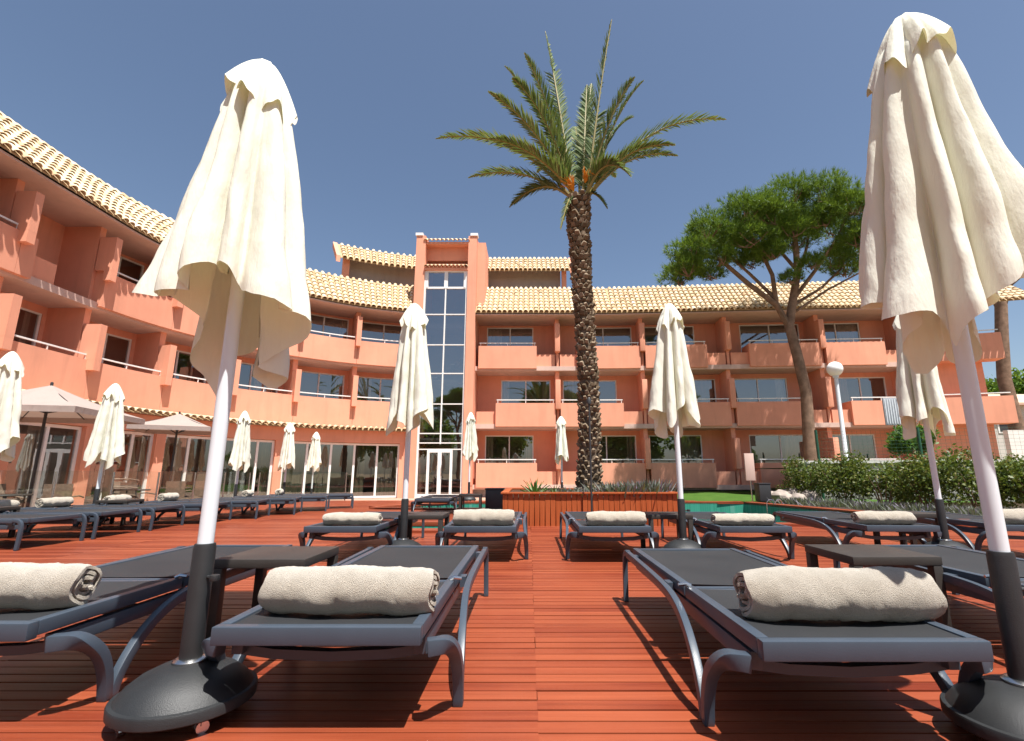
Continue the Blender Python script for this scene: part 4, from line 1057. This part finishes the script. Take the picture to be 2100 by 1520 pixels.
# ------------------------------------------------------------------ right garden: raised ground, walls, fence, sign, house
m = MB(); m.add([(8.9,17.3,1.02),(60,8,1.02),(60,60,1.02),(19.2,60,1.02),(19.2,24,1.02),(8.9,22.2,1.02),(8.9,17.3,-.5),(60,8,-.5)],[(0,1,2,3,4,5),(6,7,1,0)]); struct(m.build('terrain', M['earth']))
def gwall(name, label, p0, p1, z0, z1, th, mat, capm=None):
    root = thing(name, label, 'wall', (p0[0],p0[1],0)); b = Vector(p1)-Vector(p0); u = b.normalized(); nn = Vector((-u.y,u.x))*th/2
    def slab(w_, a0, a1, mt, nm):
        k = w_; m = MB(); m.add([(q.x+s*nn.x*k,q.y+s*nn.y*k,z) for q in (Vector((0,0)),b) for s in (-1,1) for z in (a0,a1)],[(0,4,5,1),(2,3,7,6),(1,5,7,3),(0,2,6,4),(0,1,3,2),(4,6,7,5)]); m.build(nm, mt, root)
    slab(1,z0,z1,mat,'masonry')
    if capm: slab(1.4,z1+.001,z1+.09,capm,'coping')
    return root
gwall('garden_wall','low grey garden wall with white coping behind the hedge',(9.2,17.2),(24,12.2),-.3,1.16,.22,M['greywall'],M['whitewall'])
fence = thing('mesh_fence','green wire mesh fence with round posts above the hedge','fence',(9.6,16.6,0))
fd = Vector((13.5,-4.6)); N_ = 6
for i in range(N_):
    q = fd*i/(N_-1); m = MB(); m.tube([(q.x,q.y,0),(q.x,q.y,2.25)],.045,10); m.build('post', M['greenmetal'], fence, smooth=True)
m = MB()
for k in range(10):
    z = 1.2+k*.11; m.tube([(0,0,z),(fd.x,fd.y,z)],.003,3,False)
for k in range(110):
    q = fd*k/109; m.tube([(q.x,q.y,1.15),(q.x,q.y,2.2)],.0025,3,False)
o = m.build('wire_mesh', M['greenmetal'], fence); o['kind']='stuff'
sg = thing('sign_board','grey sign board on a thin post before the right balcony','sign',(13.3,18,1.0))
m = MB(); m.tube([(0,0,0),(0,0,1.6)],.03,8); m.build('post', M['chrome'], sg, smooth=True)
m = MB(); m.box((-.30,-.03,1.55),(.30,.03,2.55)); m.build('board', M['greypanel'], sg, bevel=.01)
for k in range(6):
    m = MB(); m.box((-.26+k*.09,-.045,1.6),(-.235+k*.09,-.0305,2.5)); m.build('rib', M['pole'], sg)
hs = thing('villa','distant pale two storey villa with low terracotta roofs at the right edge','building',(41,45,1.0))
m = MB(); m.box((0,0,0),(14,8,5.9)); m.build('wall', M['housewall'], hs)
m = MB(); m.box((5.2,-2.2,0),(14,-.001,3.2)); m.build('porch', M['whitewall'], hs)
def hip(nm, x0,y0,x1,y1,z,h):
    m = MB(); cx0,cx1 = x0+(y1-y0)/2, x1-(y1-y0)/2; cyy=(y0+y1)/2
    m.add([(x0,y0,z),(x1,y0,z),(x1,y1,z),(x0,y1,z),(cx0,cyy,z+h),(cx1,cyy,z+h),(x0,y0,z-.2),(x1,y0,z-.2),(x1,y1,z-.2),(x0,y1,z-.2)],[(0,1,5,4),(1,2,5),(2,3,4,5),(3,0,4),(6,9,8,7),(0,6,7,1),(1,7,8,2),(2,8,9,3),(3,9,6,0)]); m.build(nm, M['houseroof'], hs)
hip('roof',-.7,-.7,14.7,8.7,6.11,1.5); hip('porch_roof',4.6,-3.0,14.7,-.65,3.42,.9)
for x,z in ((1.6,3.4),(4.4,3.4),(9,3.5)):
    m = MB(); m.box((x,-.06,z),(x+1.1,-.002,z+1.3)); wn = m.build('window', M['whitewall'], hs); m = MB(); m.box((x+.15,-.085,z+.15),(x+.95,-.061,z+1.15)); m.build('pane', M['darkmetal'], wn)
m = MB(); m.box((2.2,-.1,0),(3.4,-.003,2.3)); m.build('door', M['greenmetal'], hs)
gwall('boundary_wall','white boundary wall beside the green gate at the far right',(24.5,25.5),(27.5,25.2),.9,3.0,.3,M['whitewall'])
gwall('boundary_wall','white wall piece left of the green gate behind the right umbrella pole',(20.4,24.2),(22.0,23.9),.9,3.0,.3,M['whitewall'])
for k,(x,y,z,r) in enumerate([(7.75,15.55,.1,.34),(8.15,15.75,.12,.40),(8.5,15.4,.1,.30),(8.05,15.25,.08,.24),(7.5,15.85,.1,.28),(8.75,15.9,.12,.32)]):
    m = MB(); n_=10; rows=[]
    for j in range(n_+1):
        t=math.pi*j/n_; rows.append([(lambda d: tuple(Vector(d)*r*(1+.35*noise.noise((d[0]*1.6+k*3,d[1]*1.6,d[2]*1.6)))*1.0))((math.sin(t)*math.cos(2*math.pi*i/14),math.sin(t)*math.sin(2*math.pi*i/14),.7*math.cos(t))) for i in range(14)])
    m.grid(rows,True); o = m.build('garden_rock', M['rock'], None, smooth=True); o.location=(x,y,z)
    tag(o, ['pale rock at the left end of the rockery by the lawn','largest pale rock in the rockery by the hedge end','pale rock in the rockery nearest the hedge','small pale rock at the front of the rockery','pale rock at the back left of the rockery','pale rock at the back right of the rockery, under the hedge'][k], 'rock', 'rocks by the lawn')
# ------------------------------------------------------------------ hedge shrubs and lavender along the pool
def shrub(label, loc, r, seed, mat='hedge', n=4600, size=.085):
    root = thing('hedge_shrub', label, 'shrub', loc, 0, 'shrubs of the poolside hedge'); P_ = []
    rg = random.Random(seed)
    for k in range(9):
        c = (rg.uniform(-.7,.7)*r[0], rg.uniform(-.5,.5)*r[1], r[2]*(rg.uniform(.35,.85))); P_.append(blob(n//9, c, (r[0]*.5,r[1]*.55,r[2]*.42), seed*10+k, .35))
    pts = np.concatenate(P_); pts[:,2] = np.maximum(pts[:,2], .02)
    put('foliage', leaves('foliage', pts, size, M[mat], seed), root)
    m = MB()
    for k in range(7):
        a = rg.uniform(0,6.3); m.tube([(.1*math.cos(a),.1*math.sin(a),0),(r[0]*.3*math.cos(a),r[1]*.3*math.sin(a),r[2]*.4),(r[0]*.6*math.cos(a),r[1]*.6*math.sin(a),r[2]*.8)],[.02,.014,.006],5)
    m.build('stem', M['bark'], root, smooth=True); return root
hl = ['hedge shrub at the left end, behind the rocks under the pine','second hedge shrub from the pine trunk','hedge shrub below the globe lamp','hedge shrub below the grey sign board','hedge shrub seen left of the near right umbrella pole','hedge shrub seen just right of the near right umbrella pole','hedge shrub at the right picture edge']
for i in range(7):
    t = i/6; shrub(hl[i], (8.7+t*2.6,15.7-t*5.9,-.05), (.85,.8,1.12+.12*math.sin(i*2.3)), 20+i)
ll = ['grey lavender clump by the rocks at the hedge foot','low lavender clump at the hedge foot beyond the pool corner','lavender clump at the hedge foot below the globe lamp','silvery lavender at the hedge foot, middle of the bed','purple lavender clump beside the far right umbrella stand']
for i in range(5):
    t = i/4; tufts('lavender_plant', ll[i], (7.9+t*1.5,14.7-t*4.2,-.05), 500, .21, (.30,.26), M['lavender'], 40+i)
st = thing('potted_tree','small bright green round tree behind the garden wall','tree',(13.1,17.1,1.0))
put('crown', leaves('crown', np.concatenate([blob(700,(.35*math.cos(k*1.3),.3*math.sin(k*1.3),.95+.22*math.sin(k*2.1)),(.42,.42,.36),k,.3) for k in range(6)]), .13, M['brightleaf'], 9), st)
m = MB(); m.tube([(0,0,0),(.02,0,.4),(0,0,.9)],[.05,.04,.02],8); m.build('trunk', M['bark'], st, smooth=True)
# ------------------------------------------------------------------ pines
def make_pine(label, loc, clumps, limbs, trunk, seed, dens=1050, ndl=.23):
    root = thing('umbrella_pine', label, 'tree', loc); rg = np.random.default_rng(seed)
    m = MB(); m.tube([p for p,_ in trunk],[r for _,r in trunk],12); m.build('trunk', M['bark'], root, smooth=True)
    m = MB()
    for pts in limbs: m.tube([p for p,_ in pts],[r for _,r in pts],7)
    fine = random.Random(seed)
    for (c,r) in clumps:
        # twigs inside a clump
        for k in range(6):
            e = Vector(c)+Vector((fine.uniform(-.7,.7)*r[0],fine.uniform(-.7,.7)*r[1],fine.uniform(-.2,.6)*r[2])); b = Vector(c)+Vector((fine.uniform(-.2,.2),fine.uniform(-.2,.2),-r[2]*.75)); m.tube([b,(b+e)/2+Vector((0,0,-.08)),e],[.03,.02,.008],4)
    m.build('limbs', M['bark'], root, smooth=True)
    V = []
    for ci,(c,r) in enumerate(clumps):
        n = int(dens*(r[0]*r[1]*r[2])**.62); P_ = blob(n, c, r, seed*100+ci, .45); rel = (P_-np.array(c))/np.array(r)
        keep = rel[:,2] > -.55+.35*rg.random(n); P_ = P_[keep]; rel = rel[keep]; n = len(P_)
        for k in range(9):
            d = rel*.7+rg.normal(size=(n,3))*.55+np.array([0,0,.75]); d /= np.linalg.norm(d,axis=1)[:,None]
            sd = np.cross(d, rg.normal(size=(n,3))); sd /= np.linalg.norm(sd,axis=1)[:,None]; l = ndl*(.7+.6*rg.random(n))[:,None]; sd *= .010
            V.append(np.stack([P_-sd,P_+sd,P_+d*l],1).reshape(-1,3))
    V = np.concatenate(V); put('crown', npmesh('crown', V, np.arange(len(V)).reshape(-1,3), M['needle']), root); return root
KP = 20.9/20.5
def rel0(x,y,z): return Vector((x*KP,20.9+(y-20.5)*KP,(z-.83)*KP+.83))
B = Vector((11.5*KP,20.9,.5))
def rel(x,y,z): return rel0(x,y,z)-B
cl = []
for (x,z,rx,rz_) in [(6.5,10.1,.75,.55),(7.0,10.9,.9,.6),(7.7,11.6,1.0,.65),(8.7,12.3,1.1,.65),(9.6,12.6,1.0,.6),(9.2,11.5,1.0,.6),(10.4,12.5,1.0,.65),(11.2,13.1,1.1,.65),(12.1,13.4,1.15,.65),(13.0,13.0,1.1,.65),(13.9,12.6,1.0,.6),(14.6,12.0,.9,.6),
                     (12.4,12.1,1.0,.6),(11.0,11.7,.9,.55),(10.3,10.9,.7,.45),(13.5,11.3,.9,.55),(14.3,10.8,.8,.5),(8.3,10.7,.7,.4),(12.0,10.6,.6,.35),(10.8,9.9,.5,.3)]:
    for dy in (-1.45,.35):
        if rx < .65 and dy > 0: continue
        cl.append((tuple(rel(x+.3*math.sin(x*9+dy),20.5+dy*rx*1.1,z*.95-.35+.22*math.sin(x*5+dy*3))),(rx,rx*1.0,rz_*.92)))
tk = [(rel(11.5,20.5,.0),.28),(rel(11.55,20.5,2.2),.245),(rel(11.65,20.5,4.2),.22),(rel(11.45,20.5,5.8),.21),(rel(11.25,20.5,7.1),.20),(rel(11.55,20.5,8.3),.17),(rel(11.9,20.5,9.6),.15),(rel(11.95,20.5,11.2),.11),(rel(12.1,20.5,12.8),.05)]
lb = [[(rel(11.3,20.5,6.9),.15),(rel(10.75,20.4,8.0),.13),(rel(9.6,20.3,8.9),.11),(rel(8.4,20.2,10.0),.09),(rel(7.0,20.1,10.4),.05)],
      [(rel(10.75,20.4,8.0),.11),(rel(10.6,20.2,9.3),.09),(rel(10.0,20.0,10.6),.07),(rel(9.3,19.9,11.8),.04)],
      [(rel(10.7,20.4,8.3),.09),(rel(9.9,20.8,9.6),.07),(rel(8.7,21.2,11.2),.05),(rel(8.2,21.3,11.8),.03)],
      [(rel(11.5,20.5,8.2),.10),(rel(12.6,20.3,9.6),.08),(rel(13.5,20.0,10.9),.06),(rel(14.0,19.8,12.0),.03)],
      [(rel(11.5,20.5,8.0),.08),(rel(13.0,20.8,8.9),.06),(rel(14.6,21.0,10.3),.045),(rel(15.4,21.0,10.9),.02)],
      [(rel(11.9,20.5,9.6),.09),(rel(11.3,20.8,10.8),.07),(rel(10.9,21.0,12.2),.04)],
      [(rel(11.9,20.5,9.4),.08),(rel(12.7,20.9,11.0),.06),(rel(13.2,21.3,12.4),.03)],
      [(rel(11.4,20.5,7.6),.06),(rel(12.9,20.2,8.6),.05),(rel(15.2,20.0,9.8),.025)]]
pine = make_pine('umbrella pine with a broad green crown in front of the right wing', B, cl, lb, tk, 3)
p2 = dup(pine, 'tall pine cut by the right picture edge behind the roof corner', (27.2,27.5,.6), R(172), None, 1.46)
# trees behind the viewpoint that the hotel windows mirror
for k,(x,y,rz_,s_,lb_) in enumerate([(-9,-16,R(40),.95,'pine left behind the viewpoint, mirrored in the hotel windows'),(3,-19,R(200),1.05,'pine straight behind the viewpoint, mirrored in the hotel windows'),(14,-15,R(100),.9,'pine right behind the viewpoint, mirrored in the hotel windows')]):
    dup(pine, lb_, (x,y,-.3), rz_, None, s_)
# broad trees beyond the villa and behind the viewpoint
def broad(label, loc, w_, h, seed):
    root = thing('broadleaf_tree', label, 'tree', loc, 0, 'far trees behind the villa'); rg = random.Random(seed); Q = []
    for k in range(16): Q.append(blob(420,(rg.uniform(-.6,.6)*w_,rg.uniform(-.4,.4)*w_,h*rg.uniform(.5,.9)),(w_*.36,w_*.36,h*.17),seed*31+k,.5))
    put('crown', leaves('crown', np.concatenate(Q), .55, M['needle'], seed, .6), root)
    m = MB(); m.tube([(0,0,-.5),(.1,0,h*.3),(0,0,h*.6)],[.3,.24,.1],8); m.build('trunk', M['bark'], root, smooth=True)
for k,(x,y,lb_) in enumerate([(50,62,'far green tree right above the left end of the villa roof'),(57,61,'far green tree behind the middle of the villa roof'),(64,62,'far green tree behind the right end of the villa'),(44,66,'far green tree between the hotel end and the villa')]):
    broad(lb_, (x,y,1.0), 5.5, 11.5+.8*math.sin(k*3), 60+k)

for k,(x,y,lb_) in enumerate([(-16,-24,'dense tree far left behind the viewpoint, mirrored in the glass'),(-5,-26,'dense tree left behind the viewpoint, mirrored in the glass'),(8,-26,'dense tree right behind the viewpoint, mirrored in the glass'),(19,-24,'dense tree far right behind the viewpoint, mirrored in the glass')]):
    broad(lb_, (x,y,-.4), 6.0, 8.5+.8*math.sin(k*3), 80+k)
